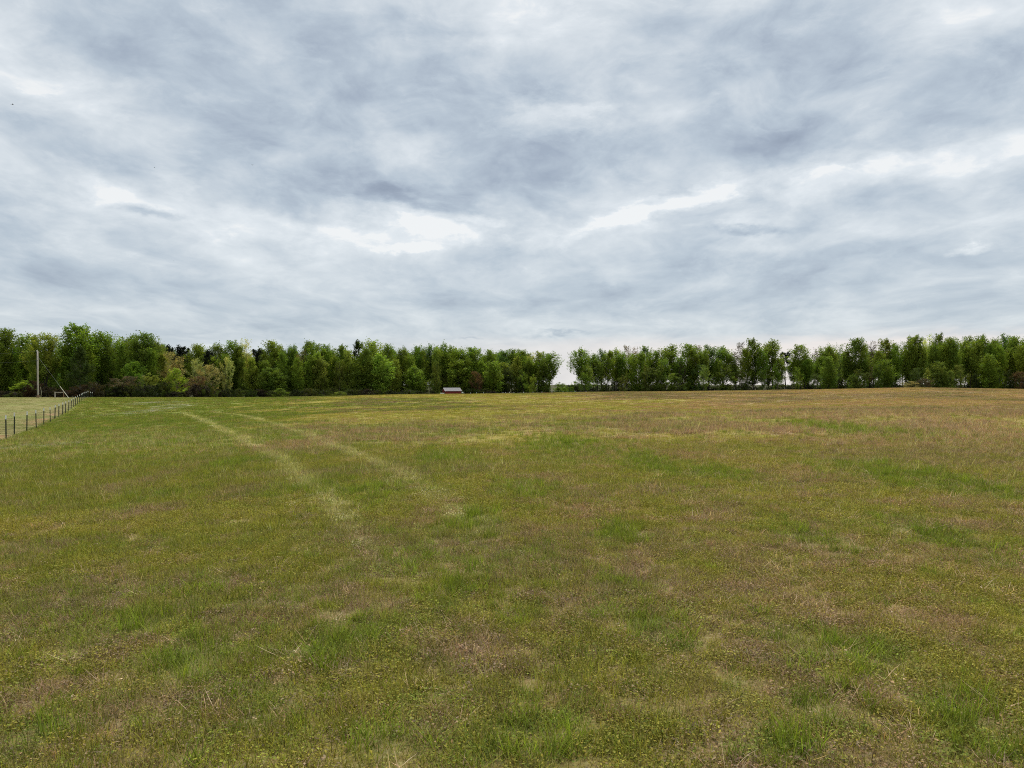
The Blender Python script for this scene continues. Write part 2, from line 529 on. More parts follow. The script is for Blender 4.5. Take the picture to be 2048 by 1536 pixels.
# close by, the plants stand as geometry on bare soil and litter; from some 20 m on the sheet itself is plant cover
cover = ramp(mth('DIVIDE', campos.outputs[1], 100.0, nt=nt), [(0.0, (.40,) * 3), (.10, (.5,) * 3), (.30, (.88,) * 3), (1, (1,) * 3)], nt=nt)
cvar = mth('MULTIPLY_ADD', mth('SUBTRACT', n1, .5, nt=nt), 1.1, mth('MULTIPLY_ADD', mth('SUBTRACT', n3, .5, nt=nt), .5, 1.0, nt=nt), nt=nt)
vs = nt.nodes.new('ShaderNodeVectorMath')
vs.operation = 'SCALE'
nt.links.new(tint, vs.inputs[0])
nt.links.new(cvar, vs.inputs['Scale'])
gc = mix(cover, litter, vs.outputs[0], nt=nt)
bmp = nt.nodes.new('ShaderNodeBump')
bmp.inputs['Strength'].default_value = .6
bmp.inputs['Distance'].default_value = .03
nt.links.new(n1, bmp.inputs['Height'])
out(nt, principled(nt, gc, .95, .1, bmp.outputs[0]))

# plants of the field: colour from the instance, small changes from blade to blade
mp_, nt = new_mat('field_plants')
tin = attr(nt, 'tint', 'INSTANCER')
var = attr(nt, 'var', 'GEOMETRY')
cc = vmth('MULTIPLY', tin, var, nt=nt)
out(nt, leaf_shader(nt, cc, .32, .75, .08))

# tree leaves: colour from the object, clump-to-clump changes from the mesh
ml, nt = new_mat('tree_leaves')
oi = nt.nodes.new('ShaderNodeObjectInfo')
var = attr(nt, 'var', 'GEOMETRY')
cc = vmth('MULTIPLY', oi.outputs['Color'], var, nt=nt)
out(nt, leaf_shader(nt, cc, .45, .7, .10))

mb, nt = new_mat('bark')
tcn = nt.nodes.new('ShaderNodeTexCoord').outputs['Object']
n = noise(vmth('MULTIPLY', tcn, (6, 6, 1.2), nt=nt), 2.0, 4, .6, nt=nt)
oi = nt.nodes.new('ShaderNodeObjectInfo')
cb = vmth('MULTIPLY', oi.outputs['Color'], ramp(n, [(.3, (.55, .55, .55)), (.7, (1.3, 1.3, 1.3))], nt=nt), nt=nt)
out(nt, principled(nt, cb, .9, .15))

M_POST = simple_mat('dark_green_steel', (.024, .040, .028), .2, 5, .6)
M_TIP = simple_mat('white_paint', (.75, .76, .74), .05, 20, .5)
M_WIRE = simple_mat('galvanised_wire', (.10, .105, .10), .1, 10, .5, .4)
M_WOOD = simple_mat('weathered_wood', (.38, .345, .29), .18, 3, .85, stretch=(6, 6, .6), bump=.4)
M_WOODD = simple_mat('stained_wood', (.20, .13, .08), .2, 4, .9, stretch=(4, 4, .6))
M_GUARD = simple_mat('guy_guard', (.55, .53, .38), .05, 8, .5)
M_CERAM = simple_mat('porcelain', (.6, .6, .58), .05, 8, .3, .5)
M_CABLE = simple_mat('cable', (.10, .11, .11), .05, 8, .5)
M_RED = simple_mat('red_boards', (.20, .022, .022), .18, 5, .7, stretch=(5, 5, .6))
M_ROOF = simple_mat('pale_metal_roof', (.23, .22, .22), .10, 3, .9, .1, stretch=(1, 1, 1))
M_DARK = simple_mat('opening_shade', (.012, .011, .010), .05, 5, .9)  # near-black colour standing for the shade inside the shed's openings
M_BIRD = simple_mat('bird_feathers', (.03, .03, .032), .1, 20, .7)


# ------------------------------------------------------------------ mesh helpers
def mesh_np(name, V, F, mats, attrs=None, mat_idx=None, smooth=False):
    """V (n,3); F list of arrays (m,k) grouped by face size"""
    me = bpy.data.meshes.new(name)
    V = np.asarray(V, np.float32)
    groups = [np.asarray(f, np.int32) for f in F if len(f)]
    nl = sum(g.size for g in groups)
    nf = sum(len(g) for g in groups)
    me.vertices.add(len(V))
    me.vertices.foreach_set('co', V.ravel())
    me.loops.add(nl)
    me.polygons.add(nf)
    me.loops.foreach_set('vertex_index', np.concatenate([g.ravel() for g in groups]))
    sizes = np.concatenate([np.full(len(g), g.shape[1], np.int32) for g in groups])
    me.polygons.foreach_set('loop_start', np.concatenate([[0], np.cumsum(sizes)[:-1]]).astype(np.int32))
    if mat_idx is not None:
        me.polygons.foreach_set('material_index', np.asarray(mat_idx, np.int32))
    if smooth:
        me.polygons.foreach_set('use_smooth', np.ones(nf, bool))
    for m in mats:
        me.materials.append(m)
    for k, v in (attrs or {}).items():
        v = np.asarray(v, np.float32)
        a = me.attributes.new(k, 'FLOAT_VECTOR', 'POINT')
        a.data.foreach_set('vector', v.ravel())
    me.update(calc_edges=True)
    return me


class MB:
    """collects boxes and tapered tubes into one mesh"""
    def __init__(s):
        s.V, s.F = [], []

    def box(s, x0, x1, y0, y1, z0, z1):
        n = len(s.V)
        s.V += [(x0, y0, z0), (x1, y0, z0), (x1, y1, z0), (x0, y1, z0), (x0, y0, z1), (x1, y0, z1), (x1, y1, z1), (x0, y1, z1)]
        s.F += [tuple(n + i for i in f) for f in ((0, 3, 2, 1), (4, 5, 6, 7), (0, 1, 5, 4), (1, 2, 6, 5), (2, 3, 7, 6), (3, 0, 4, 7))]
        return s

    def tube(s, pts, rad, seg=6, cap=True):
        pts = [Vector(p) for p in pts]
        if not hasattr(rad, '__len__'):
            rad = [rad] * len(pts)
        n0 = len(s.V)
        for i, p in enumerate(pts):
            d = (pts[min(i + 1, len(pts) - 1)] - pts[max(i - 1, 0)]).normalized()
            a = d.orthogonal().normalized() if abs(d.z) < .99 else Vector((1, 0, 0))
            a = (a - d * a.dot(d)).normalized()
            b = d.cross(a)
            for k in range(seg):
                t = 2 * math.pi * k / seg
                s.V.append(tuple(p + (a * math.cos(t) + b * math.sin(t)) * rad[i]))
        for i in range(len(pts) - 1):
            for k in range(seg):
                a0, a1 = n0 + i * seg + k, n0 + i * seg + (k + 1) % seg
                s.F.append((a0, a1, a1 + seg, a0 + seg))
        if cap:
            s.F.append(tuple(n0 + k for k in reversed(range(seg))))
            s.F.append(tuple(n0 + (len(pts) - 1) * seg + k for k in range(seg)))
        return s

    def poly(s, pts):
        n = len(s.V)
        s.V += [tuple(p) for p in pts]
        s.F.append(tuple(range(n, n + len(pts))))
        return s

    def mesh(s, name, mat, smooth=False):
        me = bpy.data.meshes.new(name)
        me.from_pydata(s.V, [], s.F)
        me.materials.append(mat)
        if smooth:
            me.polygons.foreach_set('use_smooth', [True] * len(me.polygons))
        me.update()
        return me

    def build(s, name, mat, parent=None, smooth=False):
        return link(name, s.mesh(name, mat, smooth), parent)


def link(name, me, parent=None, loc=(0, 0, 0)):
    o = bpy.data.objects.new(name, me)
    C.objects.link(o)
    o.location = loc
    if parent:
        o.parent = parent
    return o


def tag(o, label=None, cat=None, group=None, kind=None):
    for k, v in (('label', label), ('category', cat), ('group', group), ('kind', kind)):
        if v:
            o[k] = v
    return o


def thing(name, loc, label, cat, group=None, rz=0):
    o = bpy.data.objects.new(name, None)
    o.empty_display_size = .3
    C.objects.link(o)
    o.location = loc
    o.rotation_euler = (0, 0, rz)
    return tag(o, label, cat, group)


# ------------------------------------------------------------------ ground sheet
front = np.arange(-48, 48.01, .22)
back = np.arange(48, 312.01, 4.0)[1:-1]
ang = np.radians(np.concatenate([front, back]))
rad = [0.35]
while rad[-1] < 4400:
    r_ = rad[-1]
    rad.append(r_ * (1.014 if r_ < 170 else 1.06) + .01)
rad = np.array(rad)
RR, AA = np.meshgrid(rad, ang, indexing='ij')
GX, GY = (RR * np.sin(AA)).ravel(), (RR * np.cos(AA)).ravel()
GX, GY = np.append(GX, 0.), np.append(GY, 0.)
GZ = height(GX, GY)
na, nr = len(ang), len(rad)
i, j = np.meshgrid(np.arange(nr - 1), np.arange(na), indexing='ij')
j2 = (j + 1) % na
quads = np.stack([i * na + j, (i + 1) * na + j, (i + 1) * na + j2, i * na + j2], -1).reshape(-1, 4)[:, ::-1]
cj = np.arange(na)
tris = np.stack([np.full(na, nr * na), cj, (cj + 1) % na], -1)[:, ::-1]
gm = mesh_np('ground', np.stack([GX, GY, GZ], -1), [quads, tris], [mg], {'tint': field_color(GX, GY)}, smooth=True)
tag(link('ground', gm), kind='structure', label='broad rolling spring field of mixed green and dead grass')


# ------------------------------------------------------------------ plants of the field (templates, never linked to the scene)
def blades(n, radius, h0, h1, w, lean=.35, curl=.4, rng=_rng, seg=3, hueamp=.18, flat=False):
    """n curved blades in a disc; returns V, quads, tris, var"""
    r = radius * np.sqrt(rng.random(n))
    t = rng.random(n) * 6.283
    bx, by = r * np.cos(t), r * np.sin(t)
    h = h0 + (h1 - h0) * rng.random(n) ** 1.3
    la = rng.random(n) * 6.283
    ln = lean * rng.random(n) + .05
    cu = curl * rng.random(n)
    if flat:
        ln = 1.5 + rng.random(n) * 4
        cu = (rng.random(n) - .5) * 3.2
        h = h * (1 - .5 * (rng.random(n) < .5))
    V, Q, T = [], [], []
    fa = la + math.pi / 2 + (rng.random(n) - .5) * 2.4
    ex, ey = np.cos(fa), np.sin(fa)
    dirx, diry = np.cos(la), np.sin(la)
    ks = np.linspace(0, 1, seg + 1)
    norm = np.sqrt(1 + ln ** 2)
    rows = []
    for k in ks:
        off = (ln * k + cu * k * k) / norm * h
        z = h * k / norm * (1 - .25 * cu * k * k * (0 if flat else 1))
        cx, cy = bx + dirx * off, by + diry * off
        wd = w * (1 - k) ** .6 * (.7 + .6 * rng.random(n)) if k < 1 else 0
        if k < 1:
            rows.append(np.stack([cx - ex * wd / 2, cy - ey * wd / 2, z], -1))
            rows.append(np.stack([cx + ex * wd / 2, cy + ey * wd / 2, z], -1))
        else:
            rows.append(np.stack([cx, cy, z], -1))
    V = np.stack(rows, 1)          # n, 2*seg+1, 3
    m = V.shape[1]
    base = np.arange(n)[:, None] * m
    for s in range(seg - 1):
        Q.append(base + np.array([2 * s, 2 * s + 1, 2 * s + 3, 2 * s + 2]))
    T = base + np.array([m - 3, m - 2, m - 1])
    b = .40 + 1.25 * rng.random(n) ** 1.2
    hue = (rng.random(n) - .5) * hueamp
    var = np.stack([b * (1 + hue), b, b * (1 - hue)], -1)
    var = np.repeat(var, m, 0)
    return V.reshape(-1, 3), np.concatenate(Q), T, var


def leaflets(n, radius, zmax, s0, s1, rng=_rng):
    r = radius * np.sqrt(rng.random(n))
    t = rng.random(n) * 6.283
    c = np.stack([r * np.cos(t), r * np.sin(t), .004 + zmax * rng.random(n) * (1 - .5 * r / radius)], -1)
    s = s0 + (s1 - s0) * rng.random(n)
    a = rng.random(n) * 6.283
    el = (rng.random(n) - .3) * .9
    d = np.stack([np.cos(a) * np.cos(el), np.sin(a) * np.cos(el), np.sin(el)], -1)
    roll = (rng.random(n) - .5) * 1.0
    e = np.stack([-np.sin(a) * np.cos(roll), np.cos(a) * np.cos(roll), np.sin(roll)], -1)
    V = np.stack([c - d * s[:, None] * .5, c + e * s[:, None] * .3, c + d * s[:, None] * .5, c - e * s[:, None] * .3], 1)
    Q = np.arange(n)[:, None] * 4 + np.array([0, 1, 2, 3])
    b = .5 + .9 * rng.random(n) ** 1.3
    hue = (rng.random(n) - .5) * .22
    var = np.repeat(np.stack([b * (1 + hue), b, b * (1 - hue)], -1), 4, 0)
    return V.reshape(-1, 3), Q, np.zeros((0, 3), int), var


def join(*parts):
    V, Q, T, A = [], [], [], []
    o = 0
    for (v, q, t, a) in parts:
        V.append(v)
        Q.append(q + o)
        T.append(t + o)
        A.append(a)
        o += len(v)
    return np.concatenate(V), np.concatenate(Q), np.concatenate(T), np.concatenate(A)


def tmpl(coll, name, parts):
    V, Q, T, A = join(*parts)
    me = mesh_np(name, V, [Q, T], [mp_], {'var': A})
    coll.objects.link(bpy.data.objects.new(name, me))


TC = {}
for cname in ('weeds', 'short_grass', 'tufts', 'straw', 'twigs', 'wisps', 'mid_grass', 'far_grass'):
    TC[cname] = bpy.data.collections.new(cname)
for k in range(4):
    tmpl(TC['weeds'], f'weeds{k}', [leaflets(120, .11, .05, .007, .019), blades(22, .1, .03, .08, .003)])
    tmpl(TC['short_grass'], f'short{k}', [blades(46, .11, .03, .085, .0032, .8, .6), leaflets(14, .1, .02, .008, .015)])
    tmpl(TC['tufts'], f'tuft{k}', [blades(44, .065, .08, .20, .0042, .45, .35)])
    tmpl(TC['straw'], f'straw{k}', [blades(9, .10, .06, .24, .0048, flat=True, seg=4), blades(12, .07, .04, .15, .0036, 1.6, .9), leaflets(14, .08, .03, .01, .03)])
    tmpl(TC['twigs'], f'twig{k}', [blades(34, .08, .03, .10, .0030, 1.2, .9), leaflets(30, .09, .05, .006, .012)])
    tmpl(TC['wisps'], f'wisp{k}', [blades(9, .12, .09, .24, .0042, .4, .4)])
    tmpl(TC['mid_grass'], f'mid{k}', [blades(60, .22, .035, .12, .0075, .7, .5), leaflets(40, .2, .04, .02, .035)])
    tmpl(TC['far_grass'], f'far{k}', [blades(60, .5, .05, .15, .020, .7, .5, seg=2)])


def scatter(name, coll, n_templ, X, Y, scale, tint, zoff=-.006):
    n = len(X)
    Z = height(X, Y) + zoff
    me = bpy.data.meshes.new(name)
    me.vertices.add(n)
    me.vertices.foreach_set('co', np.stack([X, Y, Z], -1).astype(np.float32).ravel())
    a = me.attributes.new('tint', 'FLOAT_VECTOR', 'POINT')
    a.data.foreach_set('vector', tint.astype(np.float32).ravel())
    a = me.attributes.new('scl', 'FLOAT_VECTOR', 'POINT')
    a.data.foreach_set('vector', scale.astype(np.float32).ravel())
    a = me.attributes.new('rot', 'FLOAT_VECTOR', 'POINT')
    rot = np.zeros((n, 3), np.float32)
    rot[:, 2] = _rng.random(n) * 6.283
    a.data.foreach_set('vector', rot.ravel())
    a = me.attributes.new('pick', 'INT', 'POINT')
    a.data.foreach_set('value', _rng.integers(0, n_templ, n).astype(np.int32))
    o = link(name, me)
    ng = bpy.data.node_groups.new(name, 'GeometryNodeTree')
    ng.interface.new_socket('Geometry', in_out='INPUT', socket_type='NodeSocketGeometry')
    ng.interface.new_socket('Geometry', in_out='OUTPUT', socket_type='NodeSocketGeometry')
    gi, go = ng.nodes.new('NodeGroupInput'), ng.nodes.new('NodeGroupOutput')
    ip = ng.nodes.new('GeometryNodeInstanceOnPoints')
    ci = ng.nodes.new('GeometryNodeCollectionInfo')
    ci.inputs['Collection'].default_value = coll
    ci.inputs['Separate Children'].default_value = True
    ci.inputs['Reset Children'].default_value = True

    def na_(nm, typ):
        q = ng.nodes.new('GeometryNodeInputNamedAttribute')
        q.data_type = typ
        q.inputs['Name'].default_value = nm
        return next(s for s in q.outputs if s.enabled and s.name == 'Attribute')
    lk = ng.links.new
    lk(gi.outputs[0], ip.inputs['Points'])
    lk(ci.outputs[0], ip.inputs['Instance'])
    ip.inputs['Pick Instance'].default_value = True
    lk(na_('pick', 'INT'), ip.inputs['Instance Index'])
    lk(na_('rot', 'FLOAT_VECTOR'), ip.inputs['Rotation'])
    lk(na_('scl', 'FLOAT_VECTOR'), ip.inputs['Scale'])
    lk(ip.outputs[0], go.inputs[0])
    md = o.modifiers.new('scatter', 'NODES')
    md.node_group = ng
    return o


def rand_wedge(dens, y0, y1, ulim=.74, marg=2.5):
    """random points between the two depths, inside the view's wedge with a margin"""
    hw = lambda y: ulim * y + marg
    area = (hw(y0) + hw(y1)) * (y1 - y0)
    n = int(area * dens)
    Y = y0 + (y1 - y0) * _rng.random(int(n * 1.0))
    # density even over the trapezium
    Ys = []
    need = n
    while need > 0:
        yy = y0 + (y1 - y0) * _rng.random(need * 2)
        ok = _rng.random(len(yy)) < hw(yy) / hw(y1)
        Ys.append(yy[ok][:need])
        need -= len(Ys[-1])
    Y = np.concatenate(Ys)
    X = (_rng.random(n) * 2 - 1) * hw(Y)
    return X, Y


def sc3(s, sz=None):
    sz = s if sz is None else sz
    return np.stack([s, s, sz], -1)


def bands(name, coll, specs, prob, colour, size, label, cat='plants'):
    XS, YS, SS, TT = [], [], [], []
    for (d, y0, y1, grow) in specs:
        a0, a1 = (y0 if y0 < 2 else y0 * .86), y1 * 1.16
        X, Y = rand_wedge(d, a0, a1)
        m = field_masks(X, Y)
        fade = (1 if y0 < 2 else ss(a0, y0 * 1.14, Y)) * ss(a1, y1 * .84, Y)
        keep = _rng.random(len(X)) < prob(m, X, Y) * fade
        X, Y = X[keep], Y[keep]
        m = {k: v[keep] for k, v in m.items()}
        XS.append(X)
        YS.append(Y)
        SS.append(size(m, X, Y) * grow)
        TT.append(colour(m, X, Y))
    X, Y = np.concatenate(XS), np.concatenate(YS)
    o = scatter(name, coll, 4, X, Y, np.concatenate(SS), np.concatenate(TT))
    tag(o, label, kind='stuff')
    print(name, len(X))


rnd = lambda n, a, b: a + (b - a) * _rng.random(n)
soil_cut = lambda m: 1 - .45 * m['soil']


def c_weeds(m, X, Y):
    c = field_color(X, Y, m, 1)
    return c * rnd(len(X), .75, 1.3)[:, None]


bands('leafy_weeds', TC['weeds'], [(150, 1.6, 9, 1.0), (75, 9, 20, 1.3)],
      lambda m, X, Y: soil_cut(m) * (1 - .6 * np.clip(m['spot'] + m['br'] * .8, 0, 1)) * (1 - .6 * m['tr']), c_weeds,
      lambda m, X, Y: sc3(rnd(len(X), .7, 1.25)), 'low leafy yellow-green weeds carpeting the near field')
bands('short_grass', TC['short_grass'], [(95, 1.6, 9, 1.0), (55, 9, 20, 1.35)],
      lambda m, X, Y: soil_cut(m), lambda m, X, Y: mixc(c_weeds(m, X, Y), COL['green'], np.full(len(X), .25)),
      lambda m, X, Y: sc3(rnd(len(X), .7, 1.2), rnd(len(X), .7, 1.2) * (1 + .5 * m['lush'])), 'short mixed grass of the near field')
bands('grass_tufts', TC['tufts'], [(34, 1.6, 9, 1.0), (26, 9, 20, 1.1), (12, 20, 40, 1.5)],
      lambda m, X, Y: np.clip(.05 + .9 * m['spot'] + .35 * m['lush'] * m['g2'] + .10 * m['g2'], 0, 1) * (1 - m['left']),
      lambda m, X, Y: mixc(np.tile(COL['lush'], (len(X), 1)), COL['green'], rnd(len(X), .2, 1)) * rnd(len(X), .8, 1.35)[:, None],
      lambda m, X, Y: sc3(rnd(len(X), .7, 1.2), rnd(len(X), .45, 1.0) * (.75 + .4 * m['spot'])), 'taller bright green grass tufts')
bands('dry_stalks', TC['straw'], [(26, 1.6, 9, 1.0), (18, 9, 20, 1.3), (6, 20, 36, 1.8)],
      lambda m, X, Y: np.clip(.10 + ss(.45, .62, m['a'] * .3 + .7 * m['c']) * .5 + .7 * m['br'] + .25 * ss(.2, .6, m['u']), 0, 1) * (1 - m['left']) * (1 - .7 * m['lush']),
      lambda m, X, Y: mixc(np.tile(COL['straw'], (len(X), 1)), COL['brown'], rnd(len(X), 0, .8)) * rnd(len(X), .7, 1.2)[:, None],
      lambda m, X, Y: sc3(rnd(len(X), .5, 1.15)), 'pale dead stalks lying in the grass')
bands('brown_stubble', TC['twigs'], [(60, 1.6, 9, 1.0), (40, 9, 20, 1.35), (16, 20, 40, 2.0)],
      lambda m, X, Y: np.clip(.05 + 1.0 * m['br'], 0, 1) * (1 - m['left']),
      lambda m, X, Y: mixc(np.tile(COL['brown'], (len(X), 1)), COL['purple'], rnd(len(X), 0, 1)) * rnd(len(X), .7, 1.3)[:, None],
      lambda m, X, Y: sc3(rnd(len(X), .7, 1.3)), 'brown dead weed stubble in patches')
bands('thin_grass_stems', TC['wisps'], [(18, 1.6, 9, 1.0), (22, 9, 20, 1.25), (16, 20, 40, 1.6)],
      lambda m, X, Y: (.35 + .65 * m['g2']) * (1 - m['left']),
      lambda m, X, Y: mixc(np.tile(COL['olive'], (len(X), 1)), COL['pale'], rnd(len(X), 0, 1)) * rnd(len(X), .7, 1.05)[:, None],
      lambda m, X, Y: sc3(rnd(len(X), .6, 1.1) * (.62 + .38 * ss(6, 14, Y))), 'thin pale grass stems standing over the weeds')
hgt = lambda m, X, Y: (1 - .75 * m['left']) * (.65 + .55 * m['lush'] + .5 * m['spot'] + .15 * m['br'])
bands('middle_grass', TC['mid_grass'], [(13, 18, 34, 1.0), (9, 34, 62, 1.3)],
      lambda m, X, Y: np.ones(len(X)) * .97, c_weeds, lambda m, X, Y: sc3(rnd(len(X), .8, 1.2), rnd(len(X), .6, 1.1) * hgt(m, X, Y)),
      'field grass of the middle distance')
bands('distant_grass', TC['far_grass'], [(3.2, 60, 100, 1.0), (2.0, 100, 152, 1.3)],
      lambda m, X, Y: np.ones(len(X)), c_weeds, lambda m, X, Y: sc3(rnd(len(X), .8, 1.2), rnd(len(X), .5, .95) * hgt(m, X, Y)),
      'field grass along the distant rise')


# ------------------------------------------------------------------ trees
def limbs_mesh(rng, H, clear, r0, spread, n_limb, lean=0.0, fork=1, thin=False):
    """tapered trunk(s) with limbs; also returns the tips that carry leaf clumps"""
    b = MB()
    tips = []
    for f in range(fork):
        fa = rng.uniform(0, 6.28)
        fl = 0 if fork == 1 else rng.uniform(.05, .14)
        pts, rr = [], []
        x = y = 0
        steps = 9
        for k in range(steps + 1):
            t = k / steps
            z = -.3 + t * (H * rng.uniform(.93, .95))
            pts.append((x + math.cos(fa) * fl * H * t + lean * H * t * t, y + math.sin(fa) * fl * H * t, z))
            rr.append(max(r0 * (1 - t) ** .8 * (1 if fork == 1 else .75) * (1.35 if k == 0 else 1), .02))
            x += rng.uniform(-.012, .012) * H
            y += rng.uniform(-.012, .012) * H
        b.tube(pts, rr, 6)
        for q in range(n_limb):
            t = clear + (1 - clear) * (q + rng.uniform(0, 1)) / n_limb * .95
            i = min(int(t * steps), steps - 1)
            fr = t * steps - i
            p = Vector(pts[i]).lerp(Vector(pts[i + 1]), fr)
            az = rng.uniform(0, 6.28)
            le = spread(t) * rng.uniform(.55, 1.0)
            up = rng.uniform(.25, .9)
            p1 = p + Vector((math.cos(az) * le * .5, math.sin(az) * le * .5, le * up * .45))
            p2 = p + Vector((math.cos(az + rng.uniform(-.3, .3)) * le, math.sin(az) * le, le * up * 1.0))
            rb = max(r0 * (1 - t) * .42, .018)
            b.tube([p, p1, p2], [rb, rb * .7, rb * .25], 4, cap=False)
            tips.append((p1.lerp(p2, .3), .6))
            tips.append((p2, 1.0))
        tips.append((Vector(pts[-1]), .8))
        tips.append((Vector(pts[-2]), .8))
    return b, tips


def crown_mesh(name, seed, H, width, clear, profile, n_leaf, leaf, clump, flat=.8, vert=.7, extra=40, sink=0.0, tone=.5):
    """leaf faces gathered in clumps inside an envelope of revolution"""
    rng = np.random.default_rng(seed)
    W = width / 2
    # branch sprays: centres fill an uneven envelope, leaves run along each spray
    nc = extra
    t = rng.random(nc) ** .9
    ang_ = rng.random(nc) * 6.283
    ph = rng.random(3) * 6.283
    lump = 1 + .16 * np.sin(2 * ang_ + ph[0] + 5 * t) + .12 * np.sin(3 * ang_ + ph[1] - 9 * t) + .10 * rng.normal(size=nc)
    z = H * (clear + (1 - clear) * t * .95)
    rad_ = W * .88 * profile(t) * (rng.random(nc) ** .42) * lump
    cen = np.stack([rad_ * np.cos(ang_), rad_ * np.sin(ang_), z], -1)
    csz = clump * (.45 + .9 * rng.random(nc)) * (.55 + .45 * profile(t))
    wts = csz ** 1.6
    wts /= wts.sum()
    idx = rng.choice(nc, n_leaf, p=wts)
    dr = np.stack([np.cos(ang_) * .55 + .35 * rng.normal(size=nc), np.sin(ang_) * .55 + .35 * rng.normal(size=nc), np.full(nc, vert)], -1)
    dr /= np.linalg.norm(dr, axis=1)[:, None]
    along = np.clip(rng.normal(size=n_leaf), -1.9, 1.7) * csz[idx] * (.35 + .30 * vert)
    p = cen[idx] + dr[idx] * along[:, None] + rng.normal(size=(n_leaf, 3)) * csz[idx][:, None] * (.36 - .08 * min(vert, 1.5)) * (1.2 - .35 * np.abs(along / (csz[idx] + .1)).clip(0, 1.6))[:, None]
    keep = p[:, 2] > .02 * H
    p, idx = p[keep], idx[keep]
    n_leaf = len(p)
    p[:, 2] *= H / np.quantile(p[:, 2], .9995)
    s = leaf * (.6 + .8 * rng.random(n_leaf))
    nrm = rng.normal(size=(n_leaf, 3)) + np.array([0, 0, flat])
    nrm /= np.linalg.norm(nrm, axis=1)[:, None]
    a = rng.normal(size=(n_leaf, 3))
    e1 = np.cross(nrm, a)
    e1 /= np.linalg.norm(e1, axis=1)[:, None]
    e2 = np.cross(nrm, e1)
    sh = (.65 + .4 * rng.random(n_leaf))[:, None]
    s_ = s[:, None]
    V = np.stack([p - e1 * s_ * .5, p + e2 * s_ * sh * .5 - e1 * s_ * .08, p + e1 * s_ * .5, p - e2 * s_ * sh * .5 + e1 * s_ * .08], 1).reshape(-1, 3)
    Q = np.arange(n_leaf)[:, None] * 4 + np.array([0, 1, 2, 3])
    cb = 1 + (rng.random(nc) - .5) * tone
    ch = (rng.random(nc) - .5) * .22
    lb = 1 + (rng.random(n_leaf) - .5) * .5
    bb = cb[idx] * lb
    var = np.repeat(np.stack([bb * (1 + ch[idx]), bb, bb * (1 - ch[idx])], -1), 4, 0)
    return mesh_np(name, V, [Q], [ml], {'var': var})


prof_pop = lambda t: np.maximum(np.sqrt(np.clip(1 - ((t - .50) / .53) ** 2, .02, 1)), np.where(t < .5, .38 + .5 * t, 0))
prof_round = lambda t: np.sqrt(np.clip(1 - (2 * t - 1) ** 2 * .95, .03, 1))
prof_tall = lambda t: np.maximum(np.sqrt(np.clip(1 - ((t - .45) / .57) ** 2, .02, 1)), np.where(t < .45, .62 + .7 * t, 0))
prof_cone = lambda t: np.clip(1.05 - t, .05, 1) ** .75
prof_pine = lambda t: np.sqrt(np.clip(1 - (1.5 * t - .6) ** 2, .02, 1)) * .95
prof_bush = lambda t: np.sqrt(np.clip(1 - t ** 2.2, .02, 1))

# kind: height, width, clear stem, profile, leaves, leaf size, clump radius, clumps, trunk radius, limbs, forks
KINDS = {
    'poplar': (17, 4.6, .38, prof_pop, 7600, .25, 1.1, 130, .16, 26, 1, 6),
    'full':   (16, 6.0, .06, prof_tall, 15000, .25, 1.2, 190, .20, 24, 1, 5),
    'sparse': (17, 4.2, .20, prof_pop, 3200, .21, .9, 90, .12, 36, 1, 3),
    'broad':  (18, 8.0, .10, prof_tall, 21000, .27, 1.3, 220, .26, 26, 2, 3),
    'forked': (16, 6.2, .30, prof_round, 8000, .23, 1.0, 90, .22, 16, 3, 2),
    'pine':   (16, 3.6, .55, prof_pine, 4500, .21, .7, 40, .18, 16, 1, 2),
    'cedar':  (12, 7.0, .16, prof_cone, 8000, .22, .8, 110, .20, 34, 1, 1),
    'bloom':  (11, 6.0, .12, prof_round, 5500, .19, .8, 80, .14, 18, 2, 2),
    'narrow': (12, 3.6, .10, prof_tall, 6500, .22, .9, 110, .11, 20, 1, 4),
    'young':  (8, 4.6, .05, prof_bush, 4500, .19, .65, 60, .08, 14, 2, 3),
    'sapling': (9, 3.0, .08, prof_tall, 3200, .17, .6, 40, .06, 16, 1, 3),
    'brush':  (3.6, 5.0, .02, prof_bush, 2600, .20, .5, 60, .04, 22, 4, 3),
}
TM = {}
for kn, (H, W_, cl, pf, nl, ls, cr, nc, tr_, nlm, fk, nvar) in KINDS.items():
    TM[kn] = []
    for v in range(nvar):
        sd_ = sum(map(ord, kn)) * 13 + v * 101
        rg = random.Random(sd_)
        b, tips = limbs_mesh(rg, H, cl * .8 + .03, tr_, lambda t, W_=W_, pf=pf, cl=cl: W_ * .48 * float(pf(np.array([max(0, (t - cl) / (1 - cl))]))[0]) + .2, nlm, 0, fk)
        TM[kn].append((b.mesh('trunk', mb, True), crown_mesh('crown', sd_, H, W_, cl, pf, nl, ls, cr, extra=nc, vert=1.5 if kn in ('poplar', 'sparse', 'forked', 'sapling') else .95, flat=.35, tone=.75 if kn == 'broad' else .55), H, W_))

GRN = (.060, .100, .014)
TINT = {
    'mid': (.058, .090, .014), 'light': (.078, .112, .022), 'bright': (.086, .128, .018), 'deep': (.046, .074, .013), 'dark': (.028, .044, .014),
    'black': (.014, .020, .018), 'olive': (.068, .092, .022), 'tan': (.140, .140, .070), 'red': (.100, .082, .040), 'brown': (.085, .055, .036),
    'grey': (.060, .054, .040), 'pale': (.16, .18, .075), 'teal': (.046, .080, .026)}
BARK = (.045, .038, .030, 1)
rt = random.Random(5)
counter = {}


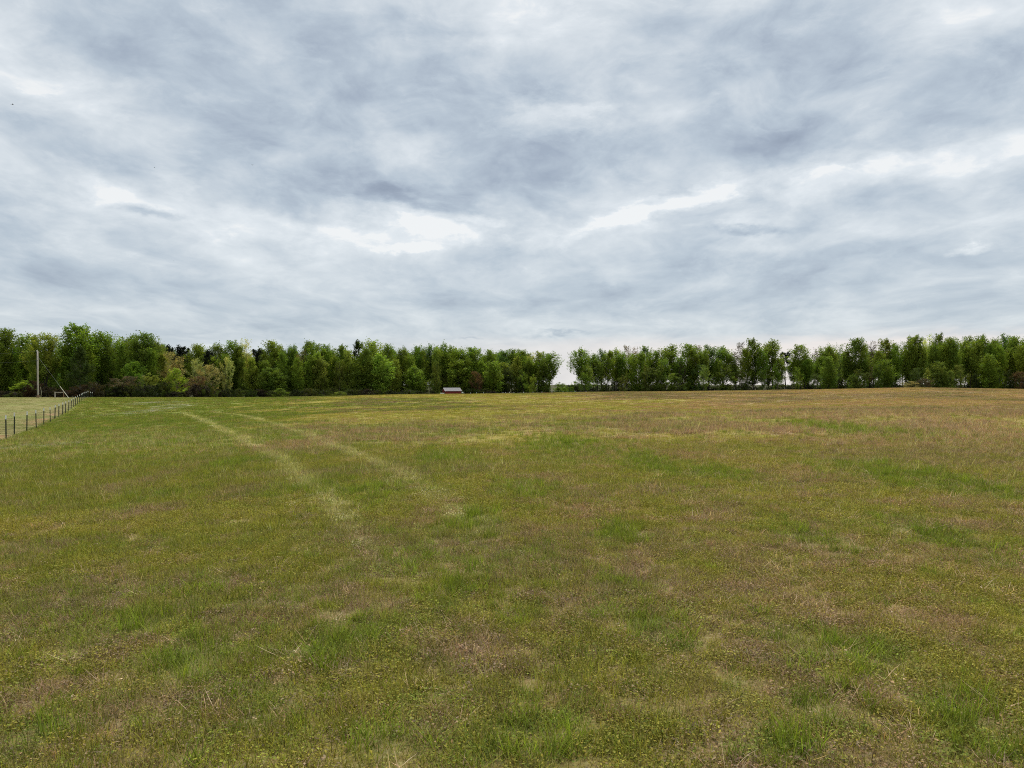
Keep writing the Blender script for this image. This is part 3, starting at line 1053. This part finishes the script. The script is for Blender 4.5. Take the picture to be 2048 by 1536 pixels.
def tree(kind, px, top, width, Y, tint, label, cat='tree', group=None, bark=None, name=None, jit=.07, var=None):
    X = at(px, Y)
    z0 = hz(X, Y)
    Hh = zat(top, Y) - z0
    wd = width / FPX * Y
    tm, cm, H0, W0 = TM[kind][var if var is not None else rt.randrange(len(TM[kind]))]
    t = thing(name or {'pine': 'pine_tree', 'cedar': 'cedar_tree', 'brush': 'bramble_bush', 'young': 'young_tree', 'sapling': 'sapling'}.get(kind, 'leafy_tree'),
              (X, Y, z0), label, cat, group, rt.uniform(0, 6.28))
    t.scale = (wd / W0, wd / W0, Hh / H0)
    a = link('trunk', tm, t)
    g_ = rt.choice([.8, 1.0, 1.6, 2.6])
    a.color = bark or (BARK[0] * g_, BARK[1] * g_, BARK[2] * g_, 1)
    c = link('crown', cm, t)
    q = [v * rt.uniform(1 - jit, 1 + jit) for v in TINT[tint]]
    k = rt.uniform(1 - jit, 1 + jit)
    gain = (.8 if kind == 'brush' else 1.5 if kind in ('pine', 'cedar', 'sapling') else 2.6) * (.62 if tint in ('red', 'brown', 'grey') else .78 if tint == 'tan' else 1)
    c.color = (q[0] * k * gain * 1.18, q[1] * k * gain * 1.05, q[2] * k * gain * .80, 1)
    return t


LOOK = {'poplar': 'slim {c} round-topped tree', 'full': 'dense {c} tree', 'sparse': 'thin wispy {c} tree',
        'broad': 'broad heavy-crowned {c} tree', 'forked': '{c} tree forking into several trunks', 'pine': 'dark tufted pine', 'bloom': '{c} tree in blossom',
        'cedar': 'scraggly dark cedar with bare limbs', 'young': 'bushy {c} young tree', 'narrow': 'narrow {c} tree'}
CN = {'mid': 'green', 'light': 'light green', 'bright': 'bright green', 'deep': 'deep green', 'dark': 'dark green', 'black': 'blackish', 'olive': 'olive green', 'tan': 'tan',
      'red': 'reddish budding', 'brown': 'brown', 'grey': 'greyish', 'pale': 'pale green', 'teal': 'blue-green'}

# skyline trees: photo x, top y, width, kind, tint, depth
SKY_L = [
    (-58, 660, 60, 'full', 'mid', 190), (-18, 668, 46, 'full', 'deep', 186),
    (14, 655, 44, 'full', 'deep', 184), (52, 666, 36, 'poplar', 'mid', 188), (86, 664, 54, 'forked', 'light', 178), (113, 668, 20, 'sparse', 'teal', 190),
    (158, 647, 64, 'broad', 'mid', 184), (203, 661, 48, 'full', 'mid', 190), (232, 673, 30, 'poplar', 'olive', 194), (261, 668, 36, 'full', 'mid', 190),
    (289, 664, 50, 'broad', 'deep', 186), (315, 683, 30, 'full', 'olive', 190),
    (337, 689, 26, 'pine', 'black', 196), (363, 690, 32, 'pine', 'black', 198),
    (396, 688, 44, 'full', 'mid', 196), (434, 686, 36, 'full', 'deep', 196), (417, 699, 24, 'pine', 'black', 190), (466, 680, 34, 'poplar', 'mid', 198), (491, 675, 30, 'sparse', 'pale', 200),
    (514, 696, 22, 'pine', 'black', 196), (545, 681, 46, 'full', 'mid', 200), (585, 689, 30, 'full', 'deep', 200), (604, 699, 26, 'sparse', 'red', 198), (622, 682, 44, 'broad', 'deep', 202),
    (651, 688, 32, 'full', 'mid', 204), (682, 689, 32, 'poplar', 'deep', 206), (716, 679, 24, 'pine', 'dark', 208), (746, 677, 40, 'poplar', 'light', 208), (776, 686, 28, 'full', 'mid', 210),
    (806, 694, 30, 'full', 'mid', 212), (835, 690, 32, 'full', 'deep', 214), (861, 687, 26, 'poplar', 'teal', 216), (884, 683, 28, 'poplar', 'mid', 216),
    (901, 690, 22, 'poplar', 'deep', 218), (916, 694, 44, 'full', 'mid', 214), (946, 694, 40, 'broad', 'mid', 216), (980, 699, 30, 'full', 'mid', 218),
    (1005, 700, 26, 'poplar', 'teal', 220), (1020, 704, 22, 'poplar', 'mid', 222), (1041, 698, 32, 'poplar', 'mid', 220), (1062, 703, 24, 'sparse', 'pale', 222), (1080, 702, 30, 'poplar', 'light', 220),
    (1097, 703, 38, 'poplar', 'mid', 218)]
SKY_R = [
    (1161, 695, 36, 'poplar', 'mid', 220), (1185, 706, 24, 'poplar', 'mid', 222), (1204, 697, 22, 'poplar', 'teal', 224), (1218, 700, 24, 'poplar', 'mid', 222), (1232, 696, 28, 'poplar', 'light', 226),
    (1254, 690, 22, 'sparse', 'red', 230), (1269, 693, 22, 'sparse', 'red', 230), (1278, 703, 32, 'full', 'mid', 222), (1291, 691, 24, 'poplar', 'teal', 228), (1312, 697, 30, 'poplar', 'mid', 224),
    (1341, 688, 38, 'poplar', 'mid', 226), (1380, 687, 40, 'full', 'mid', 224), (1396, 689, 22, 'sparse', 'red', 230), (1419, 689, 38, 'poplar', 'teal', 226), (1446, 691, 34, 'poplar', 'mid', 228),
    (1481, 684, 26, 'sparse', 'grey', 226), (1507, 676, 30, 'poplar', 'deep', 224), (1543, 678, 40, 'poplar', 'mid', 226), (1572, 702, 24, 'pine', 'black', 236),
    (1599, 688, 34, 'poplar', 'mid', 226), (1634, 695, 24, 'sparse', 'grey', 230), (1653, 688, 28, 'poplar', 'mid', 226), (1676, 686, 28, 'sparse', 'teal', 230), (1712, 675, 40, 'full', 'deep', 224),
    (1744, 680, 28, 'sparse', 'grey', 228), (1775, 677, 36, 'poplar', 'olive', 226), (1803, 681, 22, 'sparse', 'teal', 228), (1827, 670, 42, 'broad', 'mid', 222), (1856, 667, 28, 'sparse', 'pale', 226),
    (1878, 665, 24, 'poplar', 'deep', 226), (1899, 674, 34, 'full', 'mid', 220), (1922, 674, 26, 'sparse', 'teal', 226), (1940, 671, 28, 'poplar', 'olive', 226), (1964, 668, 34, 'poplar', 'deep', 222),
    (1990, 675, 26, 'full', 'mid', 222), (2011, 666, 26, 'poplar', 'teal', 226), (2030, 671, 30, 'full', 'mid', 222), (2056, 673, 34, 'full', 'mid', 222), (2092, 668, 44, 'full', 'deep', 224),
    (2130, 672, 40, 'poplar', 'mid', 222)]
ORD = ['first', 'second', 'third', 'fourth', 'fifth', 'sixth', 'seventh', 'eighth', 'ninth', 'tenth', 'eleventh', 'twelfth', 'thirteenth', 'fourteenth', 'fifteenth', 'sixteenth',
       'seventeenth', 'eighteenth', 'nineteenth', 'twentieth', 'twenty-first', 'twenty-second', 'twenty-third', 'twenty-fourth', 'twenty-fifth', 'twenty-sixth', 'twenty-seventh',
       'twenty-eighth', 'twenty-ninth', 'thirtieth', 'thirty-first', 'thirty-second', 'thirty-third', 'thirty-fourth', 'thirty-fifth', 'thirty-sixth', 'thirty-seventh', 'thirty-eighth',
       'thirty-ninth', 'fortieth', 'forty-first']
zones = [(-999, 40, 'by the left edge of the wood', None), (40, 330, '{o} behind the utility pole and wire fence', 1), (330, 372, '{o} of the twin blackish pines', 1),
         (372, 884, '{o} between twin pines and red shed', 1), (884, 1130, '{o} from the red shed towards the gap', 1), (1130, 2200, '{o} past the gap in the treeline', 1)]
zc = {}
for (px, top, wd, kn, ti, Y) in sorted(SKY_L + SKY_R, key=lambda q: q[0]):
    z_ = next(z for z in zones if z[0] <= px < z[1])
    zc[z_[2]] = zc.get(z_[2], 0) + 1
    where = z_[2].format(o=ORD[zc[z_[2]] - 1])
    if z_[3] is None:
        where = ['outermost ', 'next ', 'third '][zc[z_[2]] - 1] + where
    tree(kn, px, top, wd * (1.22 if px > 330 else 1.35), Y, ti, LOOK[kn].format(c=CN[ti]) + ' ' + where, group='trees on the skyline of the wood')

# trees squeezed in between the skyline ones, a little lower
random.seed(21)
for row in (SKY_L, SKY_R):
    row = sorted(row, key=lambda q: q[0])
    for a_, b_ in zip(row[:-1], row[1:]):
        if b_[0] - a_[0] < 15 or 330 < a_[0] < 380:
            continue
        ti_ = random.choice(['mid', 'mid', 'deep', 'light'])
        zn = 'left' if a_[0] < 1130 else 'right'
        tree('narrow' if zn == 'left' else 'poplar', (a_[0] + b_[0]) / 2 + random.uniform(-3, 3), max(a_[1], b_[1]) + random.uniform(6, 24), random.uniform(22, 30), (a_[5] + b_[5]) / 2 - random.uniform(2, 6), ti_,
             'narrow ' + CN[ti_] + ' tree squeezed between taller crowns of the ' + zn + ' wood', group='narrow trees between the skyline crowns of the ' + zn + ' wood')

# distinct trees standing lower, in front of the skyline row
FRONT = [
    (160, 690, 66, 'cedar', 'dark', 172, 'scraggly dark cedar with bare grey limbs below the tallest tree'),
    (344, 703, 56, 'bloom', 'tan', 186, 'tan blossoming tree below the twin blackish pines'),
    (393, 716, 50, 'bloom', 'tan', 184, 'greyish tan blossoming tree beside the brighter tan one'),
    (418, 728, 54, 'bloom', 'tan', 182, 'lower pale tan tree with drooping clumps'),
    (454, 712, 30, 'bloom', 'pale', 190, 'small pale blossoming crown among deep green trees'),
    (352, 735, 46, 'young', 'bright', 172, 'bright green young tree in front of tan blossoming trees'),
    (50, 760, 50, 'young', 'bright', 170, 'lime green sprawling bush near the utility pole foot'),
    (268, 722, 46, 'full', 'mid', 180, 'lower green tree left of the tan blossoming tree'),
    (300, 745, 50, 'young', 'olive', 174, 'olive bushy tree at the wood edge'),
    (255, 752, 70, 'bloom', 'grey', 172, 'greyish bare brushy tree with tangled twigs'),
    (398, 752, 50, 'bloom', 'brown', 178, 'brown leafless brushy tree beside the bright young tree'),
    (545, 735, 60, 'broad', 'deep', 190, 'low wide deep green tree in the dark wood edge'),
    (560, 776, 36, 'young', 'deep', 182, 'small olive bush under the wide deep green tree'),
    (680, 783, 36, 'young', 'mid', 186, 'rounded green bush at the field edge'),
    (520, 718, 40, 'full', 'mid', 196, 'mid height green tree below a small dark pine'),
    (640, 715, 40, 'full', 'olive', 198, 'olive green mid height tree in a dark stretch of the wood'),
    (720, 712, 44, 'full', 'deep', 202, 'deep green mid height tree below the pointed pine'),
    (765, 705, 50, 'full', 'light', 202, 'tall light green tree standing forward of its row'),
    (830, 730, 46, 'full', 'mid', 206, 'green mid height tree before the red shed'),
    (868, 745, 44, 'young', 'olive', 206, 'olive bushy tree just left of the red shed'),
    (915, 720, 50, 'full', 'mid', 210, 'rounded green tree rising behind the red shed'),
    (952, 742, 36, 'bloom', 'brown', 208, 'reddish brown twiggy tree just right of the red shed'),
    (985, 722, 44, 'full', 'mid', 210, 'leafy green tree right of the reddish brown twiggy tree'),
    (1048, 744, 44, 'young', 'mid', 212, 'green young tree below slim trees near the gap'),
    (1066, 748, 26, 'young', 'light', 210, 'small light green tree near the gap'),
    (1116, 772, 30, 'young', 'deep', 222, 'low green bush at the near side of the gap'),
    (1142, 771, 30, 'young', 'deep', 224, 'low deep green bush under the first tree past the gap'),
    (1128, 774, 26, 'young', 'mid', 226, 'lowest green bush in the gap before the far trees'),
    (1132, 770, 24, 'young', 'bright', 236, 'low bright bush in the middle of the gap'),
    (1303, 735, 44, 'sapling', 'olive', 216, 'olive slender young tree below the skyline trees'),
    (1320, 730, 28, 'sapling', 'light', 216, 'bright green young crown below a slim tree'),
    (1352, 746, 40, 'sapling', 'deep', 214, 'deep green young tree in the middle of the right wood edge'),
    (1400, 728, 36, 'sapling', 'teal', 218, 'blue-green mid height tree in the right wood'),
    (1362, 722, 24, 'bloom', 'grey', 220, 'purplish grey bare crown between green trees'),
    (1450, 735, 46, 'sapling', 'mid', 216, 'wide green mid height tree in the right wood'),
    (1655, 712, 50, 'poplar', 'mid', 216, 'wide leafy green tree standing forward over the hill crest'),
    (1770, 718, 56, 'poplar', 'deep', 216, 'deep green leafy tree standing forward over the hill crest'),
    (1720, 738, 34, 'sapling', 'olive', 214, 'olive hazy young tree over the hill crest'),
    (1822, 762, 46, 'bloom', 'tan', 210, 'dull tan bush on the hill crest'),
    (1850, 756, 34, 'bloom', 'grey', 209, 'dark grey rounded bush on the hill crest'),
    (1878, 722, 44, 'poplar', 'olive', 214, 'olive tree with horizontal sprays above the grey bush'),
    (1900, 740, 40, 'young', 'olive', 212, 'olive bushy young tree right of the grey bush'),
    (1978, 706, 56, 'poplar', 'mid', 214, 'large round green tree near the right edge of the wood'),
    (2040, 742, 40, 'bloom', 'brown', 212, 'brown twiggy tree at the right edge of the frame'),
]
for (px, top, wd, kn, ti, Y, lb) in FRONT:
    if kn in ('full', 'poplar') and px > 440:
        kn, wd = 'narrow', wd * (.9 if px < 1130 else .66)
    if kn == 'young' and px > 700:
        wd *= .75 if px < 1130 else .6
    tree(kn, px, top, wd, Y, ti, lb, group=None)

# the trees that fill the wood behind the front row
random.seed(3)
k = 0
px = -90
while px < 1088:
    for row in range(2):
        Y = (204 if px < 600 else 226) + row * 16 + random.uniform(-4, 4)
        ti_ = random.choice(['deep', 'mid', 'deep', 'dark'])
        top = 708 + random.uniform(-12, 14) - (10 if px < 320 else 0)
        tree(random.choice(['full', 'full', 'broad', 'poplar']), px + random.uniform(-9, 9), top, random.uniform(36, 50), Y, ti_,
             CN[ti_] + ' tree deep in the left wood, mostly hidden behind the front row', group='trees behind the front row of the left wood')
    px += 31
px = 1168
while px < 2130:
    dens = px > 1590
    for row in range(2 if dens else 1):
        Y = 238 + row * 12 + random.uniform(-4, 4)
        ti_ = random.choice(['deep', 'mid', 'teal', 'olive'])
        top = 712 + random.uniform(-12, 14) - (14 if px > 1800 else 0) + (22 if not dens else 0)
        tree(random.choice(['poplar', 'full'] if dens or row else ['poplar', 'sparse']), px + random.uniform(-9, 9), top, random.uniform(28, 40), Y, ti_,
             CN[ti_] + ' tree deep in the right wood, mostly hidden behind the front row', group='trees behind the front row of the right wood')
    px += 30
# understory along the edge
px = 440
while px < 2120:
    if not (1100 < px < 1156):
        ti_ = random.choice(['mid', 'deep', 'olive', 'deep', 'dark'])  # deep and dark tints put the shade under the canopy into the leaf colour
        Yb = np.interp(px, [440, 900, 1150, 2100], [190, 210, 216, 213])
        tree('sapling' if px < 1130 or random.random() < .4 else 'sparse', px + random.uniform(-5, 5), random.uniform(718, 756), random.uniform(18, 30), Yb + random.uniform(-4, 8), ti_,
             'slender ' + CN[ti_] + ' sapling in the shade of the ' + ('left' if px < 1130 else 'right') + ' wood edge', group='saplings along the wood edge')
    px += random.uniform(20, 30) if px < 1130 else random.uniform(30, 46)
# brambles and brush at the foot of the wood
px = -70
while px < 2120:
    if px < 420:
        top, ti, Y = random.uniform(760, 786), random.choice(['brown', 'grey', 'brown', 'olive', 'dark', 'red']), 166 + random.uniform(-2, 5)
    elif px < 1000:
        top, ti, Y = random.uniform(774, 784), random.choice(['grey', 'dark', 'olive', 'dark', 'deep']), float(np.interp(px, [420, 1000], [176, 204])) + random.uniform(-2, 5)
    else:
        top, ti, Y = random.uniform(776, 783), random.choice(['deep', 'dark', 'dark']), 214 + random.uniform(-2, 8)  # always dark tints: shade at the wood's foot painted into the leaves
    if not (1114 < px < 1144) and not (872 < px < 934) and (px < 1130 or random.random() < .5):
        tree('brush', px, top, random.uniform(30, 52) * (1.2 if px < 420 else 1), Y, ti, 'low ' + CN[ti] + ' bramble bush ' + ('along the wood edge behind the utility pole' if px < 420 else 'at the foot of the wood around the red shed' if px < 1130 else 'at the foot of the right wood'),
             cat='bush', group='brambles along the left wood edge' if px < 420 else 'brambles at the foot of the wood')
    px += random.uniform(17, 27)
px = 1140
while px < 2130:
    tree('brush', px, random.uniform(764, 774), random.uniform(36, 56), 246 + random.uniform(-3, 6), random.choice(['deep', 'dark', 'dark']),  # row added to darken the wood's base; its tint carries the shade
         'added thicket tinted dark for the shade deep inside the right wood', cat='bush', group='thickets inside the right wood')
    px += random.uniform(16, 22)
for i_, (px, top, wd) in enumerate([(1120, 764, 50), (1150, 762, 60), (1085, 763, 60), (1185, 764, 50)]):
    tree('young', px, top, wd * .6, 330 + i_ * 9, 'mid', 'far-off tree crown seen low through the gap', group='far trees beyond the gap')

# ------------------------------------------------------------------ wire fence on the left
fr = thing('wire_fence', (FP[0][0], FP[0][1], hz(*FP[0])), 'long wire fence of dark steel T-posts with white tips beside the mown field', 'fence')
o0 = Vector(fr.location)


def post_meshes():
    b = MB()
    b.box(-.024, .024, -.004, .004, -.4, .98)        # flange of the T
    b.box(-.004, .004, .004, .034, -.4, .98)         # web
    for k in range(12):
        b.box(-.008, .008, -.012, -.0042, .08 + k * .07, .10 + k * .07)
    t = MB()
    t.box(-.026, .026, -.006, .006, .98, POST_H)
    t.box(-.006, .006, .006, .036, .98, POST_H)
    return b.mesh('post', M_POST), t.mesh('post_tip', M_TIP)


pm, tm_ = post_meshes()
PX = [(fence_x(y), y) for y in [FP[0][1] - 22, FP[0][1] - 16.5, FP[0][1] - 11, FP[0][1] - 5.5]]
PX = [(float(a), b) for a, b in PX] + FP + [(at(168, 128), 128), (at(170, 134), 134), (at(172.5, 140), 140)]
tops = []
for k, (x, y) in enumerate(PX):
    z = hz(x, y)
    p = link('post', pm, fr)
    p.location = Vector((x, y, z)) - o0
    p.rotation_euler = (random.uniform(-.03, .03), random.uniform(-.04, .04), 2.5 + random.uniform(-.1, .1))
    s = 1.25 if y < 60 else 1.6
    p.scale = (s, s, 1)
    q = link('post_tip', tm_, p)
    tops.append(Vector((x, y, z)))
for wi, wh in enumerate((.10, .28, .46, .64, .82, .97)):
    b = MB()
    b.tube([p - o0 + Vector((0, 0, wh)) for p in tops], .0022, 3)
    b.build('wire', M_WIRE, fr)
b = MB()
for a_, c_ in zip(tops[:-8], tops[1:-7]):
    nst = int((c_ - a_).length / .32)
    for k in range(1, nst):
        p = a_.lerp(c_, k / nst) - o0
        b.tube([p + Vector((0, 0, .1)), p + Vector((0, 0, .97))], .0014, 3, cap=False)
tag(b.build('stay_wires', M_WIRE, fr), kind='stuff')

# brace posts where the fence ends at the wood
for (px, Y, hgt_, lb) in [(181, 146, 1.15, 'short white-tipped steel post standing beyond the fence end'), (184.5, 148, 1.05, 'outermost white-tipped steel post beyond the fence end'),
                          (176, 144, 1.3, 'tallest white-tipped post clustered at the fence end')]:
    x = at(px, Y)
    t = thing('steel_post', (x, Y, hz(x, Y)), lb, 'fence post')
    p = link('post_shaft', pm, t)
    p.scale = (1.9, 1.9, hgt_ / POST_H)
    q = link('post_tip', tm_, t)
    q.scale = (1.9, 1.9, hgt_ / POST_H)

# second fence far off along the wood, right of the shed
Y2 = 203
X0 = at(928, Y2)
f2 = thing('distant_fence', (X0, Y2, hz(X0, Y2)), 'distant wire fence with pale posts between red shed and gap', 'fence')
o2 = Vector(f2.location)
mb2 = MB().box(-.05, .05, -.04, .04, -.3, 1.0).mesh('post', M_WOOD)
mt2 = MB().box(-.055, .055, -.045, .045, 1.0, 1.25).mesh('post_tip', M_TIP)
pts = []
for px in (928, 941, 953, 967, 975, 990, 1006, 1011, 1019, 1028, 1047, 1066, 1084, 1104, 1126, 1150, 1172):
    x = at(px, Y2)
    p = link('post', mb2, f2)
    p.location = Vector((x, Y2, hz(x, Y2))) - o2
    link('post_tip', mt2, p)
    pts.append(p.location.copy())
for wh in (.4, .8, 1.1):
    MB().tube([p + Vector((0, 0, wh)) for p in pts], .006, 3).build('wire', M_WIRE, f2)

# ------------------------------------------------------------------ utility pole
YP = 148
xb = at(76, YP)
zb = hz(xb, YP)
zt = zat(702, YP)
up = thing('utility_pole', (xb, YP, zb), 'weathered wooden utility pole standing in the mown field', 'utility pole')
hp = zt - zb
b = MB()
b.tube([(0, 0, -.5), (0, 0, .9), (-.05, 0, hp * .5), (-.10, 0, hp)], [.17, .165, .15, .125], 14)
b.build('pole', M_WOOD, up, True)
MB().tube([(0, 0, -.3), (0, 0, .5)], [.235, .225], 12).build('pole_base', M_WOODD, up)
MB().tube([(-.10, 0, hp), (-.10, 0, hp + .10), (-.10, 0, hp + .22)], [.05, .07, .04], 8).build('insulator', M_CERAM, up)
MB().tube([(-.22, -.12, hp - .05), (-.22, -.12, hp + .12)], .06, 8).build('insulator', M_CERAM, up)
MB().box(-.28, .06, -.17, -.13, hp - 1.9, hp - 1.8).build('bracket', M_CABLE, up)
MB().tube([(.06, -.17, .2), (.04, -.17, 2.4)], .03, 6).build('ground_conduit', M_CABLE, up)
# guy wire running down to the right, with a pale guard on its lower end
xg = at(138, YP - 4)
zg = hz(xg, YP - 4)
A_ = Vector((-.02, -.13, hp - 1.0))
B_ = Vector((xg - xb, -4, zg - zb - .1))
MB().tube([A_, B_], .014, 5).build('guy_wire', M_WIRE, up)
MB().tube([A_.lerp(B_, .72), B_], .045, 6).build('guy_guard', M_GUARD, up)
for dz_, lb in ((-.05, 'upper power line running left from the utility pole'), (-1.85, 'lower cable running left from the utility pole')):
    p0 = Vector((xb - .15, YP, zb + hp + dz_))
    p1 = Vector((xb - 62, YP + 4, zb + hp + dz_ + .3))
    b = MB()
    b.tube([p0.lerp(p1, t / 14) - p0 + Vector((0, 0, -1.1 * 4 * (t / 14) * (1 - t / 14))) for t in range(15)], .018, 4)
    o = b.build('power_line', M_CABLE)
    o.location = p0
    tag(o, lb, 'power line')
# thin stake and wooden brace by the pole
x = at(83, 150)
t = MB().tube([(-.15, 0, -.2), (-.02, 0, 1.1), (-.20, 0, 2.1)], [.035, .03, .025], 6).build('marker_stake', M_GUARD)
t.location = (x, 150, hz(x, 150))
tag(t, 'thin pale leaning marker stake right of the utility pole', 'stake')
x = at(110, 152)
t = thing('brace_post', (x, 152, hz(x, 152)), 'grey wooden H-brace of a fence between utility pole and guy wire', 'fence brace')
MB().tube([(0, 0, -.3), (0, 0, 1.15)], [.10, .09], 8).build('post', M_WOOD, t)
MB().tube([(1.7, 0, -.3), (1.7, 0, 1.1)], [.07, .07], 8).build('post', M_WOODD, t)
MB().tube([(.08, 0, 1.02), (1.66, 0, 1.0)], [.045, .045], 8).build('rail', M_WOOD, t)

# ------------------------------------------------------------------ red shed
YS_ = 196
pxs = YS_ / FPX
xs = at(892, YS_)
zs = hz(xs, YS_)
ridge, eave = zat(775.8, YS_) - zs, zat(781.6, YS_) - zs
sh = thing('red_shed', (xs, YS_, zs), 'small red shed with a pale metal gable roof at the wood edge', 'shed')
Lx, Dy = 29 * pxs, 2.6
sh.rotation_euler = (0, 0, R(24))
Lx = Lx / math.cos(R(24))


def slab(pts, th):
    """closed slab from a polygon pushed along its normal"""
    P = [Vector(p) for p in pts]
    n_ = (P[1] - P[0]).cross(P[2] - P[0]).normalized() * th
    b = MB()
    k_ = len(P)
    b.V = [tuple(p) for p in P] + [tuple(p + n_) for p in P]
    b.F = [tuple(reversed(range(k_))), tuple(range(k_, 2 * k_))] + [(i_, (i_ + 1) % k_, (i_ + 1) % k_ + k_, i_ + k_) for i_ in range(k_)]
    return b


slab([(0, .06, -.3), (Lx, .06, -.3), (Lx, .06, eave), (0, .06, eave)], .05).build('front_wall', M_RED, sh)
slab([(0, Dy, -.3), (0, Dy, eave), (Lx, Dy, eave), (Lx, Dy, -.3)], .05).build('back_wall', M_RED, sh)
for xx, s in ((0, 1), (Lx, -1)):
    slab([(xx, .06, -.3), (xx, .06, eave), (xx, Dy / 2, ridge - .06), (xx, Dy, eave), (xx, Dy, -.3)], .05 * s).build('gable_wall', M_RED, sh)
for i_, (ya, yb) in enumerate(((-.28, Dy / 2), (Dy + .28, Dy / 2))):
    ez = eave - .1
    pan = 6
    for k in range(pan):
        x0_, x1_ = -.25 + (Lx + .5) * k / pan, -.25 + (Lx + .5) * (k + 1) / pan - .02
        q = [(x0_, ya, ez), (x1_, ya, ez), (x1_, yb, ridge), (x0_, yb, ridge)]
        if i_:
            q = q[::-1]
        slab(q, .035).build('roof_panel', M_ROOF, sh)
MB().tube([(-.27, Dy / 2, ridge + .03), (Lx + .27, Dy / 2, ridge + .03)], .05, 6).build('ridge_cap', M_ROOF, sh)
for s in (-.27, Lx + .25):
    slab([(s, -.30, eave - .16), (s, -.30, eave - .06), (s, Dy / 2, ridge + .02), (s, Dy / 2, ridge - .09)], .03).build('barge_board', M_TIP if s < 0 else M_RED, sh)
MB().box(.02, .62, -.01, .05, .0, .85).build('low_opening_shade', M_DARK, sh)  # solid dark box painted as shade in an opening, wall uncut
MB().box(-.06, -.012, .8, 1.7, -.1, eave * .9).build('doorway_shade', M_DARK, sh)  # dark slab on the gable for the shade in a doorway
for i_ in range(9):
    MB().box(.75 + i_ * (Lx - .9) / 9, .78 + i_ * (Lx - .9) / 9, -.012, .008, 0, eave - .05).build('batten', M_RED, sh)
x = at(884.5, 190)
t = thing('water_trough', (x, 190, hz(x, 190)), 'low white trough left of the red shed', 'trough')
ht = zat(785.9, 190) - hz(x, 190)
slab([(-.45, -.25, .0), (.45, -.25, 0), (.45, .25, 0), (-.45, .25, 0)], ht - .05).build('tub', M_TIP, t)
MB().box(-.49, .49, -.29, .29, ht - .048, ht).build('tub_rim', M_TIP, t)
x = at(925, 192)
t = thing('mailbox_feeder', (x, 192, hz(x, 192)), 'small white box on a post right of the red shed', 'feeder box')
ht = zat(783.8, 192) - hz(x, 192)
MB().tube([(0, 0, -.2), (0, 0, ht - .3)], .05, 6).build('post', M_WOOD, t)
MB().box(-.2, .2, -.15, .15, ht - .3, ht).build('box', M_TIP, t)


# ------------------------------------------------------------------ birds far up
def bird(px, py, Y, size, rz, label, flap):
    b = MB()
    X, Z = at(px, Y), zat(py, Y)
    o = thing('bird', (X, Y, Z), label, 'bird', 'birds flying over the field', rz)
    body = MB().tube([(-.5, 0, .02), (-.32, 0, .03), (-.1, 0, 0), (.18, 0, 0), (.36, 0, .03), (.46, 0, .03), (.54, 0, .01)], [.01, .05, .09, .10, .06, .055, .008], 8)
    body.build('body', M_BIRD, o, True)
    for s in (-1, 1):
        MB().poly([(.22, .06 * s, .05), (.26, .5 * s, .05 + flap), (.05, 1.0 * s, .02 + flap * .6), (-.02, .5 * s, .04 + flap), (-.1, .06 * s, .04)]).build('wing', M_BIRD, o)
    MB().poly([(-.45, -.03, .02), (-.75, -.14, .02), (-.78, .14, .02), (-.45, .03, .02)]).build('tail', M_BIRD, o)
    o.scale = (size,) * 3


bird(25, 209, 150, .45, .5, 'dark bird high in the sky near the left edge', .15)
bird(505, 330, 170, .35, 2.4, 'tiny bird under the grey cloud, between the other fliers', .3)
bird(272, 661, 150, .35, 1.0, 'small bird just above the treetops of the left wood', .35)
bird(309, 335, 190, .30, 0.3, 'faint bird nearest the grey cloud streak', .25)
bird(348, 522, 190, .30, 2.0, 'faint bird low over the left wood under pale cloud', .2)
print('objects', len(bpy.data.objects))
